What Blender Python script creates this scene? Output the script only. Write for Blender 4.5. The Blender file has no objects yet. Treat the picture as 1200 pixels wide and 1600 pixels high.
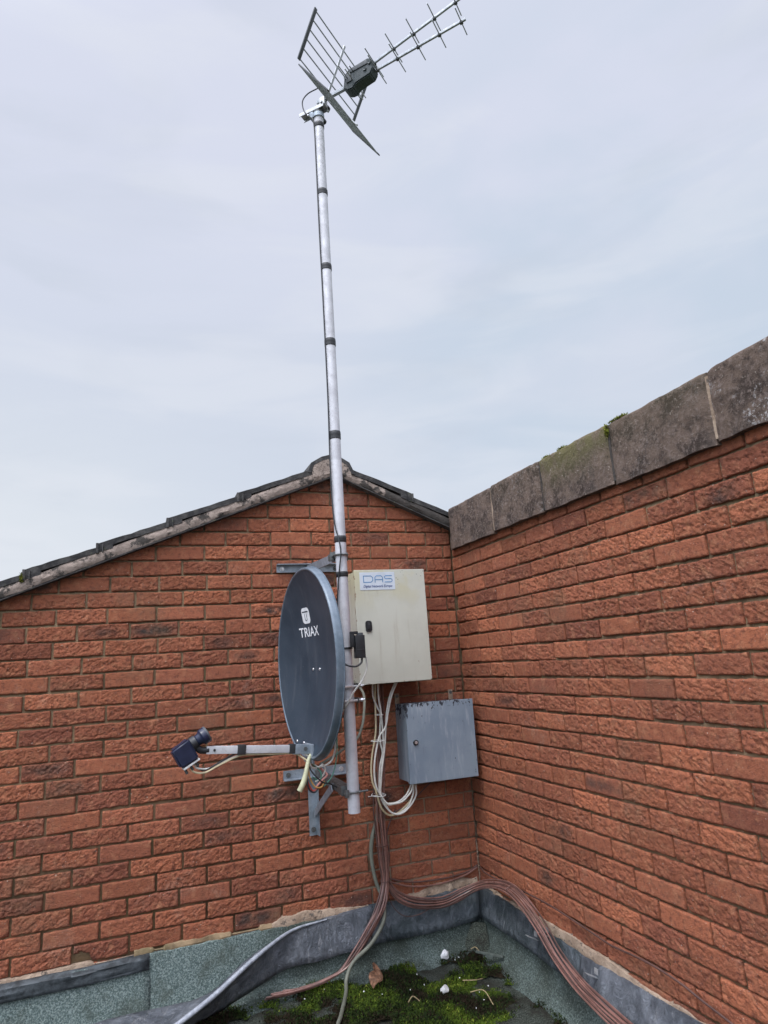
import bpy, bmesh, math, random
import numpy as np
from mathutils import Vector, Matrix
PI = math.pi
R = math.radians
random.seed(7)
scene = bpy.context.scene
COL = scene.collection

# ------------------------------------------------------------------ camera
CAM = Vector((-1.703, -3.4103, 1.4557))
yaw, pitch, roll = 0.3648, 0.2218, -0.0671
fw = Vector((math.sin(yaw)*math.cos(pitch), math.cos(yaw)*math.cos(pitch), math.sin(pitch)))
r0 = Vector((math.cos(yaw), -math.sin(yaw), 0)); u0 = r0.cross(fw)
rr = math.cos(roll)*r0 + math.sin(roll)*u0
uu = -math.sin(roll)*r0 + math.cos(roll)*u0
cd = bpy.data.cameras.new('camera'); cam = bpy.data.objects.new('camera', cd); COL.objects.link(cam)
cam.matrix_world = Matrix(((rr.x, uu.x, -fw.x, CAM.x), (rr.y, uu.y, -fw.y, CAM.y), (rr.z, uu.z, -fw.z, CAM.z), (0, 0, 0, 1)))
cd.sensor_fit = 'HORIZONTAL'; cd.sensor_width = 36.0; cd.lens = 1024.48/1200*36.0
cd.clip_start = 0.05; cd.clip_end = 2000
scene.camera = cam

# ------------------------------------------------------------------ light
scene.view_settings.view_transform = 'Standard'
scene.view_settings.look = 'None'
scene.view_settings.exposure = 0.0
scene.view_settings.gamma = 1.0
SUN_DIR = Vector((-0.52, -0.46, 1.30)).normalized()      # towards the sun, veiled by cloud
elev = math.asin(SUN_DIR.z)
sd = bpy.data.lights.new('sun', 'SUN'); sd.energy = 1.5; sd.angle = R(14); sd.color = (1.0, 0.965, 0.91)
so = bpy.data.objects.new('sun', sd); COL.objects.link(so)
so.rotation_euler = SUN_DIR.to_track_quat('Z', 'Y').to_euler()

world = bpy.data.worlds.new('World'); scene.world = world; world.use_nodes = True
wt = world.node_tree; wt.nodes.clear()
def wn(t, **kw):
    n = wt.nodes.new(t)
    for k, v in kw.items(): setattr(n, k, v)
    return n
wl = wt.links.new
wout = wn('ShaderNodeOutputWorld'); wbg = wn('ShaderNodeBackground'); wbg.inputs['Strength'].default_value = 0.1
sky = wn('ShaderNodeTexSky', sky_type='NISHITA', sun_disc=False, sun_elevation=elev, sun_rotation=math.atan2(SUN_DIR.x, SUN_DIR.y), air_density=1.0, dust_density=1.5)
wtc = wn('ShaderNodeTexCoord')
wnorm = wn('ShaderNodeVectorMath', operation='NORMALIZE'); wl(wtc.outputs['Generated'], wnorm.inputs[0])
def wdot(v):
    n = wn('ShaderNodeVectorMath', operation='DOT_PRODUCT'); wl(wnorm.outputs[0], n.inputs[0]); n.inputs[1].default_value = Vector(v).normalized(); return n.outputs['Value']
def wramp(src, a, b, lo=0.0, hi=1.0):
    n = wn('ShaderNodeMapRange', interpolation_type='SMOOTHERSTEP'); wl(src, n.inputs[0])
    n.inputs[1].default_value = a; n.inputs[2].default_value = b; n.inputs[3].default_value = lo; n.inputs[4].default_value = hi; return n.outputs[0]
def wmix(f, a, b):
    n = wn('ShaderNodeMix', data_type='RGBA')
    if isinstance(f, float): n.inputs[0].default_value = f
    else: wl(f, n.inputs[0])
    for s, v in ((6, a), (7, b)):
        if isinstance(v, tuple): n.inputs[s].default_value = (*v, 1)
        else: wl(v, n.inputs[s])
    return n.outputs[2]
def wmul(a, b):
    n = wn('ShaderNodeMath', operation='MULTIPLY')
    for i, v in enumerate((a, b)):
        if isinstance(v, float): n.inputs[i].default_value = v
        else: wl(v, n.inputs[i])
    return n.outputs[0]
def wnoise(scale, detail, zs=1.0, off=(0, 0, 0), dist=0.0):
    m = wn('ShaderNodeMapping'); wl(wnorm.outputs[0], m.inputs[0]); m.inputs['Scale'].default_value = (1, 1, zs); m.inputs['Location'].default_value = off
    n = wn('ShaderNodeTexNoise'); wl(m.outputs[0], n.inputs['Vector']); n.inputs['Scale'].default_value = scale; n.inputs['Detail'].default_value = detail
    n.inputs['Roughness'].default_value = 0.5; n.inputs['Distortion'].default_value = dist
    return n.outputs['Fac']
zc = wdot((0, 0, 1))
base = wmix(wramp(zc, 0.2, 0.75), (6.7, 7.3, 8.4), (7.3, 7.65, 9.0))
blue = wmul(wramp(wdot((0.62, 0.62, 0.42)), 0.86, 1.0), wramp(wnoise(2.2, 5, 2.0, (3.1, 1.2, 0), 0.4), 0.3, 0.62))
base = wmix(wmul(blue, 0.65), base, (5.7, 6.75, 8.0))
white = wmul(wramp(zc, 0.5, 0.12), wramp(wdot((-0.62, 0.78, 0.1)), 0.55, 0.98))
base = wmix(wmul(white, 0.9), base, (8.1, 8.5, 9.0))
band = wramp(wnoise(3.0, 6, 4.5, (0.4, 2.0, 0.6), 0.5), 0.42, 0.72)
base = wmix(wmul(band, 0.42), base, (8.2, 8.5, 9.2))
grey = wramp(wnoise(2.3, 5, 3.5, (5.0, 0.3, 1.7), 0.6), 0.5, 0.75)
base = wmix(wmul(grey, 0.34), base, (5.9, 6.5, 7.5))
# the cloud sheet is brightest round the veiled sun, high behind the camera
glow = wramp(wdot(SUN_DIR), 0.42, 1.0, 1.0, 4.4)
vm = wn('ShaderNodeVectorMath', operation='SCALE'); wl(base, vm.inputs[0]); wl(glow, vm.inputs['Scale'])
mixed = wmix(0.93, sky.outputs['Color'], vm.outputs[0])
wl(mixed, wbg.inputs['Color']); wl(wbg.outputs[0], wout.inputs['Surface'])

# ------------------------------------------------------------------ material helpers
class NT:
    def __init__(s, name):
        s.m = bpy.data.materials.new(name); s.m.use_nodes = True; s.t = s.m.node_tree; s.t.nodes.clear()
        s.out = s.n('ShaderNodeOutputMaterial'); s.b = s.n('ShaderNodeBsdfPrincipled'); s.l(s.b.outputs[0], s.out.inputs['Surface'])
    def n(s, t, **kw):
        n = s.t.nodes.new(t)
        for k, v in kw.items(): setattr(n, k, v)
        return n
    def l(s, a, b): s.t.links.new(a, b)
    def put(s, sock, v):
        if isinstance(v, (int, float)): sock.default_value = v
        elif isinstance(v, tuple): sock.default_value = (*v, 1) if (len(v) == 3 and len(sock.default_value) == 4) else v
        else: s.l(v, sock)
    def obj(s): return s.n('ShaderNodeTexCoord').outputs['Object']
    def pos(s, scale=(1, 1, 1), src=None):
        m = s.n('ShaderNodeMapping'); m.inputs['Scale'].default_value = scale; s.l(src if src is not None else s.obj(), m.inputs[0]); return m.outputs[0]
    def noise(s, scale, detail=4, rough=0.55, vec=None, dist=0.0, col=False):
        n = s.n('ShaderNodeTexNoise'); n.inputs['Scale'].default_value = scale; n.inputs['Detail'].default_value = detail; n.inputs['Roughness'].default_value = rough; n.inputs['Distortion'].default_value = dist
        s.l(vec if vec is not None else s.obj(), n.inputs['Vector']); return n.outputs['Color' if col else 'Fac']
    def voro(s, scale, vec=None, feature='F1', out='Distance'):
        n = s.n('ShaderNodeTexVoronoi', feature=feature); n.inputs['Scale'].default_value = scale; s.l(vec if vec is not None else s.obj(), n.inputs['Vector']); return n.outputs[out]
    def ramp(s, src, a, b, lo=0.0, hi=1.0):
        n = s.n('ShaderNodeMapRange', interpolation_type='SMOOTHSTEP'); s.put(n.inputs[0], src); n.inputs[1].default_value = a; n.inputs[2].default_value = b; n.inputs[3].default_value = lo; n.inputs[4].default_value = hi; return n.outputs[0]
    def mix(s, f, a, b):
        n = s.n('ShaderNodeMix', data_type='RGBA'); s.put(n.inputs[0], f); s.put(n.inputs[6], a); s.put(n.inputs[7], b); return n.outputs[2]
    def math(s, op, a, b=0.0):
        n = s.n('ShaderNodeMath', operation=op); s.put(n.inputs[0], a); s.put(n.inputs[1], b); return n.outputs[0]
    def scale(s, c, f):
        n = s.n('ShaderNodeVectorMath', operation='SCALE'); s.put(n.inputs[0], c); s.put(n.inputs['Scale'], f); return n.outputs[0]
    def attr(s, name):
        n = s.n('ShaderNodeAttribute', attribute_name=name); sp = s.n('ShaderNodeSeparateColor'); s.l(n.outputs['Color'], sp.inputs[0]); return sp.outputs[0], sp.outputs[1], sp.outputs[2]
    def sep(s, v=None):
        n = s.n('ShaderNodeSeparateXYZ'); s.l(v if v is not None else s.obj(), n.inputs[0]); return n.outputs
    def bump(s, h, dist=0.002, strength=1.0, prev=None):
        n = s.n('ShaderNodeBump'); n.inputs['Strength'].default_value = strength; n.inputs['Distance'].default_value = dist; s.l(h, n.inputs['Height'])
        if prev is not None: s.l(prev, n.inputs['Normal'])
        return n.outputs[0]
    def fin(s, color, rough=0.8, metal=0.0, normal=None, spec=None):
        s.put(s.b.inputs['Base Color'], color); s.put(s.b.inputs['Roughness'], rough); s.put(s.b.inputs['Metallic'], metal)
        if normal is not None: s.l(normal, s.b.inputs['Normal'])
        if spec is not None: s.b.inputs['Specular IOR Level'].default_value = spec
        return s.m
M = {}
# brick: tint.r hue, tint.g burnt heart and the hole's painted dark, tint.b lightness
t = NT('brick'); hr, hg, hb = t.attr('tint')
c = t.mix(hr, (0.442, 0.152, 0.078), (0.302, 0.104, 0.062))
c = t.scale(c, t.ramp(hb, 0, 1, 0.78, 1.20))
m1 = t.noise(55, 6, 0.7); c = t.mix(t.ramp(m1, 0.47, 0.68, 0.0, 0.75), c, (0.15, 0.055, 0.040))
m2 = t.noise(23, 5, 0.65); c = t.mix(t.ramp(m2, 0.50, 0.72, 0.0, 0.5), c, (0.58, 0.27, 0.145))
bn = t.noise(20, 5, 0.65); c = t.mix(t.math('MULTIPLY', hg, t.ramp(bn, 0.26, 0.60)), c, (0.058, 0.047, 0.042))
sp = t.noise(210, 3, 0.6); c = t.mix(t.ramp(sp, 0.63, 0.73, 0.0, 0.55), c, (0.56, 0.36, 0.26))
sp2 = t.noise(150, 4, 0.65); c = t.mix(t.ramp(sp2, 0.40, 0.28, 0.0, 0.7), c, (0.08, 0.036, 0.028))
ef = t.noise(120, 2, 0.5); c = t.mix(t.ramp(ef, 0.715, 0.74, 0.0, 0.8), c, (0.58, 0.50, 0.42))
st = t.noise(2.6, 6, 0.7); c = t.mix(t.ramp(st, 0.50, 0.72, 0.0, 0.42), c, (0.20, 0.135, 0.085))
sb = t.math('MULTIPLY', t.ramp(t.noise(3.7, 6, 0.7, dist=0.7), 0.56, 0.70), t.ramp(t.noise(70, 4, 0.7), 0.35, 0.65)); c = t.mix(t.math('MULTIPLY', sb, 0.28), c, (0.50, 0.36, 0.28))
cr = t.noise(85, 5, 0.65, vec=t.pos((1.0, 1.0, 1.8)), dist=1.6)
nb = t.bump(cr, 0.012, 0.8); nb = t.bump(t.noise(300, 3, 0.65), 0.003, 0.8, nb)
M['brick'] = t.fin(c, 0.88, 0, nb, 0.25)
t = NT('mortar')
c = t.mix(t.ramp(t.noise(9, 5, 0.65), 0.38, 0.66), (0.31, 0.225, 0.135), (0.15, 0.110, 0.066))
c = t.mix(t.ramp(t.noise(3.3, 4), 0.55, 0.7, 0.0, 0.6), c, (0.17, 0.16, 0.075))
c = t.mix(t.ramp(t.noise(110, 3), 0.66, 0.73, 0.0, 0.8), c, (0.42, 0.36, 0.27))
px_ = t.sep(); pm = t.math('MULTIPLY', t.math('MULTIPLY', t.ramp(px_[2], 0.95, 0.62), t.ramp(px_[0], -1.1, -0.35)), t.math('MULTIPLY', t.ramp(px_[1], -1.0, -0.15), t.ramp(t.noise(9, 5, 0.7), 0.30, 0.55, 0.1, 0.9))); c = t.mix(pm, c, (0.50, 0.40, 0.30))
M['mortar'] = t.fin(c, 0.95, 0, t.bump(t.noise(140, 4, 0.7), 0.003, 0.9), 0.2)
t = NT('pale_mortar')
c = t.mix(t.ramp(t.noise(14, 5, 0.7), 0.35, 0.65), (0.47, 0.36, 0.27), (0.30, 0.22, 0.16))
c = t.mix(t.ramp(t.noise(37, 4, 0.7), 0.56, 0.66), c, (0.12, 0.10, 0.085))
M['pale_mortar'] = t.fin(c, 0.95, 0, t.bump(t.noise(90, 5, 0.7), 0.008, 1.0), 0.2)
t = NT('verge_mortar')
c = t.mix(t.ramp(t.noise(18, 5, 0.7), 0.35, 0.65), (0.42, 0.34, 0.29), (0.25, 0.20, 0.17))
xx = t.sep()[0]
al = t.math('ADD', t.noise(13, 6, 0.75), t.ramp(xx, -0.60, -0.2, 0.0, 0.2))
c = t.mix(t.ramp(al, 0.50, 0.58, 0.0, 0.9), c, (0.045, 0.043, 0.04))
M['verge_mortar'] = t.fin(c, 0.95, 0, t.bump(t.noise(60, 5, 0.7), 0.008, 1.0), 0.2)
t = NT('roof_tile')
c = t.mix(t.ramp(t.noise(24, 5, 0.7), 0.35, 0.7), (0.045, 0.044, 0.045), (0.11, 0.105, 0.10))
c = t.mix(t.ramp(t.noise(33, 4, 0.7), 0.62, 0.72, 0, 0.8), c, (0.16, 0.17, 0.11))
M['tile'] = t.fin(c, 0.92, 0, t.bump(t.noise(120, 4, 0.7), 0.004, 0.9), 0.25)
t = NT('coping_concrete'); ha, hg2, hl = t.attr('tint')
c = t.mix(t.ramp(t.noise(12, 6, 0.75), 0.38, 0.62), (0.200, 0.145, 0.114), (0.066, 0.048, 0.040))
c = t.mix(t.ramp(t.noise(60, 5, 0.75), 0.47, 0.66, 0.0, 0.75), c, (0.27, 0.21, 0.18))
strk = t.noise(16, 4, 0.6, vec=t.pos((1, 1, 0.25))); c = t.mix(t.ramp(strk, 0.5, 0.75, 0, 0.45), c, (0.075, 0.065, 0.062))
gz = t.ramp(t.sep()[2], 2.08, 2.31)
gr = t.math('MULTIPLY', hg2, t.math('MULTIPLY', gz, t.ramp(t.noise(12, 5, 0.7), 0.35, 0.62, 0.25, 1.0))); c = t.mix(t.math('MULTIPLY', gr, 0.85), c, (0.215, 0.195, 0.085))
lv = t.math('MULTIPLY', t.ramp(t.noise(7.0, 4, 0.65), 0.50, 0.62), t.ramp(t.noise(75, 5, 0.75), 0.52, 0.60)); c = t.mix(t.math('MULTIPLY', lv, hl), c, (0.52, 0.50, 0.49))
c = t.mix(t.ramp(t.noise(80, 3, 0.6), 0.66, 0.71, 0, 0.8), c, (0.46, 0.40, 0.34))
c = t.mix(t.ramp(t.noise(85, 4, 0.7), 0.40, 0.28, 0, 0.85), c, (0.035, 0.030, 0.028))
nb = t.bump(t.noise(60, 6, 0.75), 0.016, 1.0); nb = t.bump(t.noise(260, 3, 0.6), 0.003, 0.8, nb)
M['coping'] = t.fin(c, 0.93, 0, nb, 0.25)
t = NT('mineral_felt')
g1 = t.noise(150, 4, 0.75); g2 = t.noise(60, 5, 0.7)
c = t.mix(t.ramp(g1, 0.42, 0.62), (0.075, 0.110, 0.105), (0.27, 0.335, 0.315))
c = t.mix(t.ramp(g2, 0.5, 0.75, 0, 0.5), c, (0.09, 0.12, 0.115))
c = t.mix(t.ramp(t.noise(5.5, 5, 0.65), 0.5, 0.68, 0.0, 0.7), c, (0.06, 0.075, 0.06))
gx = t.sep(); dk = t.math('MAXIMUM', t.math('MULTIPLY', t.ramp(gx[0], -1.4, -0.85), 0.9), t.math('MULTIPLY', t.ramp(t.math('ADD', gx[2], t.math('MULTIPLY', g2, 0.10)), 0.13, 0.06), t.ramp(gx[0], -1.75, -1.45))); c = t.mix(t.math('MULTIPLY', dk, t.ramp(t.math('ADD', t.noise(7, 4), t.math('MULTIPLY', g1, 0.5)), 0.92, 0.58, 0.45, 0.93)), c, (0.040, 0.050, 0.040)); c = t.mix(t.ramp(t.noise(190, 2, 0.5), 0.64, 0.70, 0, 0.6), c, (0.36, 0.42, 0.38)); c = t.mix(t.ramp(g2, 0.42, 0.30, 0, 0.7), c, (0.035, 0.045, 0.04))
M['felt'] = t.fin(c, 0.9, 0, t.bump(g1, 0.006, 0.9), 0.3)
t = NT('dirty_felt')
c = t.mix(t.ramp(t.noise(190, 4, 0.7), 0.4, 0.68), (0.018, 0.023, 0.018), (0.115, 0.132, 0.108))
c = t.mix(t.ramp(t.noise(6, 5, 0.7), 0.42, 0.6, 0, 0.8), c, (0.020, 0.017, 0.011))
M['dirty_felt'] = t.fin(c, 0.85, 0, t.bump(t.noise(160, 5, 0.75), 0.008, 1.0), 0.3)
t = NT('lead')
c = t.mix(t.ramp(t.noise(9, 6, 0.65, dist=0.6), 0.35, 0.65), (0.145, 0.163, 0.19), (0.29, 0.315, 0.355))
wv = t.noise(22, 5, 0.7, vec=t.pos((1, 1, 0.35)), dist=1.5); c = t.mix(t.ramp(wv, 0.56, 0.70, 0, 0.75), c, (0.45, 0.46, 0.48))
c = t.mix(t.ramp(t.noise(30, 4, 0.6), 0.3, 0.2, 0, 0.6), c, (0.07, 0.08, 0.095))
M['lead'] = t.fin(c, t.ramp(t.noise(20, 3), 0.3, 0.7, 0.42, 0.68), 0.35, t.bump(t.noise(20, 6, 0.75, vec=t.pos((1, 1, 0.5)), dist=2.2), 0.040, 1.0), 0.4)
t = NT('corner_lead')  # darker, smoother lead for the two strips that meet in the corner
c = t.mix(t.ramp(t.noise(8, 6, 0.7, dist=0.8), 0.35, 0.65), (0.050, 0.066, 0.074), (0.125, 0.145, 0.165))
wv = t.noise(30, 5, 0.7, vec=t.pos((1, 1, 0.3)), dist=1.5); c = t.mix(t.ramp(wv, 0.58, 0.72, 0, 0.6), c, (0.28, 0.30, 0.32))
M['corner_lead'] = t.fin(c, t.ramp(t.noise(20, 3), 0.3, 0.7, 0.35, 0.6), 0.25, t.bump(t.noise(26, 6, 0.7, vec=t.pos((1, 1, 0.5)), dist=1.6), 0.022, 0.9), 0.4)
t = NT('lead_edge'); c = t.mix(t.ramp(t.noise(24, 5, 0.7), 0.35, 0.65), (0.38, 0.41, 0.46), (0.24, 0.265, 0.305)); M['lead_edge'] = t.fin(c, 0.6, 0.2, t.bump(t.noise(50, 4), 0.006, 0.7))
t = NT('shadow_lead'); c = t.mix(t.ramp(t.noise(20, 5, 0.7), 0.35, 0.65), (0.030, 0.036, 0.040), (0.085, 0.10, 0.11)); M['shadow_lead'] = t.fin(c, 0.6, 0.2, t.bump(t.noise(40, 4), 0.006, 0.7))  # lead remnant with the shadow of the gap under the bricks painted in
def metal_mat(name, a, b, rough=0.45, metal=0.8, sc=18, dirt=(0.12, 0.12, 0.12), amt=0.4):
    t = NT(name); c = t.mix(t.ramp(t.noise(sc, 5, 0.65), 0.35, 0.65), a, b)
    c = t.mix(t.ramp(t.noise(sc*3, 4, 0.7), 0.55, 0.72, 0, amt), c, dirt)
    return t.fin(c, t.ramp(t.noise(sc*2, 3), 0.3, 0.7, rough*0.85, rough*1.2), metal, t.bump(t.noise(sc*8, 3), 0.0006, 0.5))
M['pole'] = metal_mat('pole_aluminium', (0.62, 0.62, 0.65), (0.50, 0.50, 0.53), 0.56, 0.2, 14, (0.35, 0.34, 0.33), 0.4)
M['galv'] = metal_mat('galvanised_steel', (0.36, 0.41, 0.46), (0.25, 0.29, 0.33), 0.5, 0.6, 25)
M['galv_dark'] = metal_mat('weathered_steel', (0.17, 0.18, 0.18), (0.10, 0.10, 0.095), 0.55, 0.6, 30)
M['zinc'] = metal_mat('bright_zinc', (0.72, 0.72, 0.74), (0.6, 0.6, 0.6), 0.35, 0.7, 40)
M['alu'] = metal_mat('aerial_aluminium', (0.40, 0.42, 0.44), (0.29, 0.31, 0.33), 0.45, 0.6, 40)
M['alu_light'] = metal_mat('aerial_light_aluminium', (0.52, 0.53, 0.54), (0.42, 0.43, 0.44), 0.45, 0.6, 40)
M['arm'] = metal_mat('white_painted_arm', (0.66, 0.67, 0.69), (0.56, 0.57, 0.6), 0.4, 0.3, 20, (0.3, 0.3, 0.28), 0.4)
def plast(name, a, rough=0.5, var=0.25, sc=30, spec=0.5):
    t = NT(name); b = tuple(x*(1-var) for x in a); c = t.mix(t.ramp(t.noise(sc, 4, 0.6), 0.35, 0.65), a, b)
    return t.fin(c, t.ramp(t.noise(sc*1.7, 3), 0.3, 0.7, rough*0.85, min(1, rough*1.2)), 0, t.bump(t.noise(sc*10, 2), 0.0004, 0.4), spec)
M['black'] = plast('black_plastic', (0.022, 0.024, 0.028), 0.45)
M['tape'] = plast('black_tape', (0.03, 0.031, 0.034), 0.5)
M['greyplastic'] = plast('dark_grey_plastic', (0.075, 0.084, 0.092), 0.5)
M['greenblack'] = plast('green_black_plastic', (0.028, 0.043, 0.046), 0.5)
M['navy'] = plast('navy_plastic', (0.014, 0.020, 0.050), 0.35)
M['whiteplastic'] = plast('white_plastic', (0.72, 0.72, 0.70), 0.4)
M['whitecable'] = plast('white_cable', (0.72, 0.71, 0.66), 0.42, 0.2)
M['creamcable'] = plast('cream_cable', (0.66, 0.56, 0.36), 0.45, 0.2)
M['yellowgreen'] = plast('yellowed_sheath', (0.55, 0.55, 0.36), 0.5, 0.3)
M['browncable'] = plast('brown_cable', (0.235, 0.120, 0.098), 0.30, 0.35, 14)
M['browncable2'] = plast('dull_brown_cable', (0.115, 0.060, 0.050), 0.45, 0.35, 14)
M['greycable'] = plast('grey_green_hose', (0.165, 0.172, 0.135), 0.6, 0.3, 16)
M['redwire'] = plast('red_wire', (0.42, 0.05, 0.035), 0.4)
M['orangewire'] = plast('orange_wire', (0.62, 0.33, 0.10), 0.4)
M['greenwire'] = plast('green_wire', (0.10, 0.30, 0.22), 0.4)
M['pinkwire'] = plast('pink_wire', (0.60, 0.26, 0.22), 0.4)
M['bluewire'] = plast('blue_plastic', (0.03, 0.05, 0.28), 0.4)
M['paper'] = plast('white_paper', (0.78, 0.78, 0.80), 0.8, 0.15)
M['leaf'] = plast('brown_leaf', (0.25, 0.125, 0.07), 0.8, 0.6, 60)
M['twig'] = plast('grey_twig', (0.10, 0.12, 0.105), 0.8, 0.4, 60)
M['straw'] = plast('dry_straw', (0.36, 0.28, 0.15), 0.8, 0.4, 60)
t = NT('dish_paint')
c = t.mix(t.ramp(t.noise(5, 5, 0.65), 0.35, 0.65), (0.021, 0.036, 0.053), (0.035, 0.052, 0.072))
c = t.mix(t.ramp(t.noise(28, 5, 0.7, vec=t.pos((1, 1, 0.12))), 0.52, 0.75, 0, 0.45), c, (0.085, 0.098, 0.115))
c = t.mix(t.ramp(t.noise(150, 3, 0.6), 0.68, 0.76, 0, 0.6), c, (0.25, 0.26, 0.27))
M['dish'] = t.fin(c, 0.5, 0.0, t.bump(t.noise(120, 3), 0.0005, 0.5), 0.4)
t = NT('dish_rim_paint'); c = t.mix(t.ramp(t.noise(20, 5, 0.65), 0.35, 0.65), (0.10, 0.135, 0.17), (0.15, 0.185, 0.225))
M['dishrim'] = t.fin(c, 0.38, 0.2, t.bump(t.noise(120, 3), 0.0005, 0.5), 0.5)
t = NT('cream_paint'); o3 = t.sep()
c = t.mix(t.ramp(t.noise(4, 5, 0.6), 0.35, 0.65), (0.575, 0.58, 0.50), (0.515, 0.52, 0.445))
top = t.ramp(o3[2], 0.32, 0.56)
yl = t.math('MULTIPLY', top, t.ramp(t.noise(7.5, 3, 0.5), 0.43, 0.60)); c = t.mix(t.math('MULTIPLY', yl, 0.75), c, (0.52, 0.485, 0.30))
dr = t.noise(30, 4, 0.6, vec=t.pos((1, 1, 0.1))); c = t.mix(t.ramp(dr, 0.54, 0.75, 0, 0.55), c, (0.40, 0.37, 0.29))
ex = t.math('ADD', t.ramp(t.math('ABSOLUTE', o3[0]), 0.185, 0.197, 0, 0.16), t.ramp(o3[2], 0.012, 0.0, 0, 0.16)); rst = t.ramp(t.math('ADD', t.noise(28, 5, 0.7), ex), 0.70, 0.76, 0, 0.75); c = t.mix(rst, c, (0.22, 0.13, 0.07))
spk = t.math('MULTIPLY', t.ramp(t.voro(62), 0.20, 0.12), t.math('MULTIPLY', t.ramp(o3[2], 0.48, 0.515), t.ramp(t.noise(15, 2), 0.50, 0.56))); c = t.mix(spk, c, (0.10, 0.10, 0.08))
M['cream'] = t.fin(c, 0.42, 0, t.bump(t.noise(200, 3), 0.0004, 0.5), 0.45)
t = NT('grey_paint'); o3 = t.sep()
c = t.mix(t.ramp(t.noise(5, 5, 0.6), 0.35, 0.65), (0.205, 0.262, 0.325), (0.255, 0.315, 0.375))
ww = t.noise(26, 5, 0.65, vec=t.pos((1, 1, 0.14))); c = t.mix(t.ramp(ww, 0.5, 0.72, 0, 0.7), c, (0.42, 0.46, 0.52))
c = t.mix(t.ramp(ww, 0.42, 0.28, 0, 0.45), c, (0.14, 0.165, 0.215))
ed = t.math('MAXIMUM', t.ramp(o3[2], 0.33, 0.39, 0.0, 0.20), t.math('MULTIPLY', t.ramp(o3[0], -0.17, -0.19), t.ramp(o3[2], 0.28, 0.36, 0.0, 0.22)))
fl = t.math('ADD', t.noise(34, 4, 0.65, vec=t.pos((1.6, 1, 0.8))), ed)
c = t.mix(t.ramp(fl, 0.675, 0.705), c, (0.03, 0.034, 0.045))
scr = t.math('MULTIPLY', t.ramp(t.noise(55, 4, 0.65, vec=t.pos((1.8, 1, 0.55))), 0.665, 0.69), t.ramp(t.noise(6, 3), 0.45, 0.6)); c = t.mix(scr, c, (0.06, 0.07, 0.09))
M['greypaint'] = t.fin(c, t.ramp(fl, 0.675, 0.705, 0.42, 0.7), 0.05, t.bump(t.noise(150, 3), 0.0006, 0.5), 0.45)
t = NT('sticker'); c = t.mix(t.ramp(t.noise(12, 4), 0.4, 0.7), (0.62, 0.68, 0.74), (0.54, 0.60, 0.66)); M['sticker'] = t.fin(c, 0.4)
M['print_blue'] = plast('light_blue_print', (0.16, 0.32, 0.54), 0.5, 0.2)
M['print_navy'] = plast('navy_print', (0.05, 0.09, 0.26), 0.5, 0.2)
M['print_white'] = plast('white_print', (0.80, 0.82, 0.84), 0.5, 0.12)
t = NT('moss'); ma, mb_, mc = t.attr('tint')
c = t.mix(ma, (0.012, 0.022, 0.006), (0.075, 0.118, 0.012)); c = t.mix(mc, c, (0.30, 0.31, 0.05)); c = t.mix(mb_, c, (0.020, 0.014, 0.008))
M['moss'] = t.fin(c, 0.95, 0, None, 0.15)
t = NT('grass_ground'); c = t.mix(t.ramp(t.noise(0.2, 5), 0.4, 0.6), (0.05, 0.08, 0.03), (0.09, 0.10, 0.05)); M['ground'] = t.fin(c, 0.95)

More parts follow.
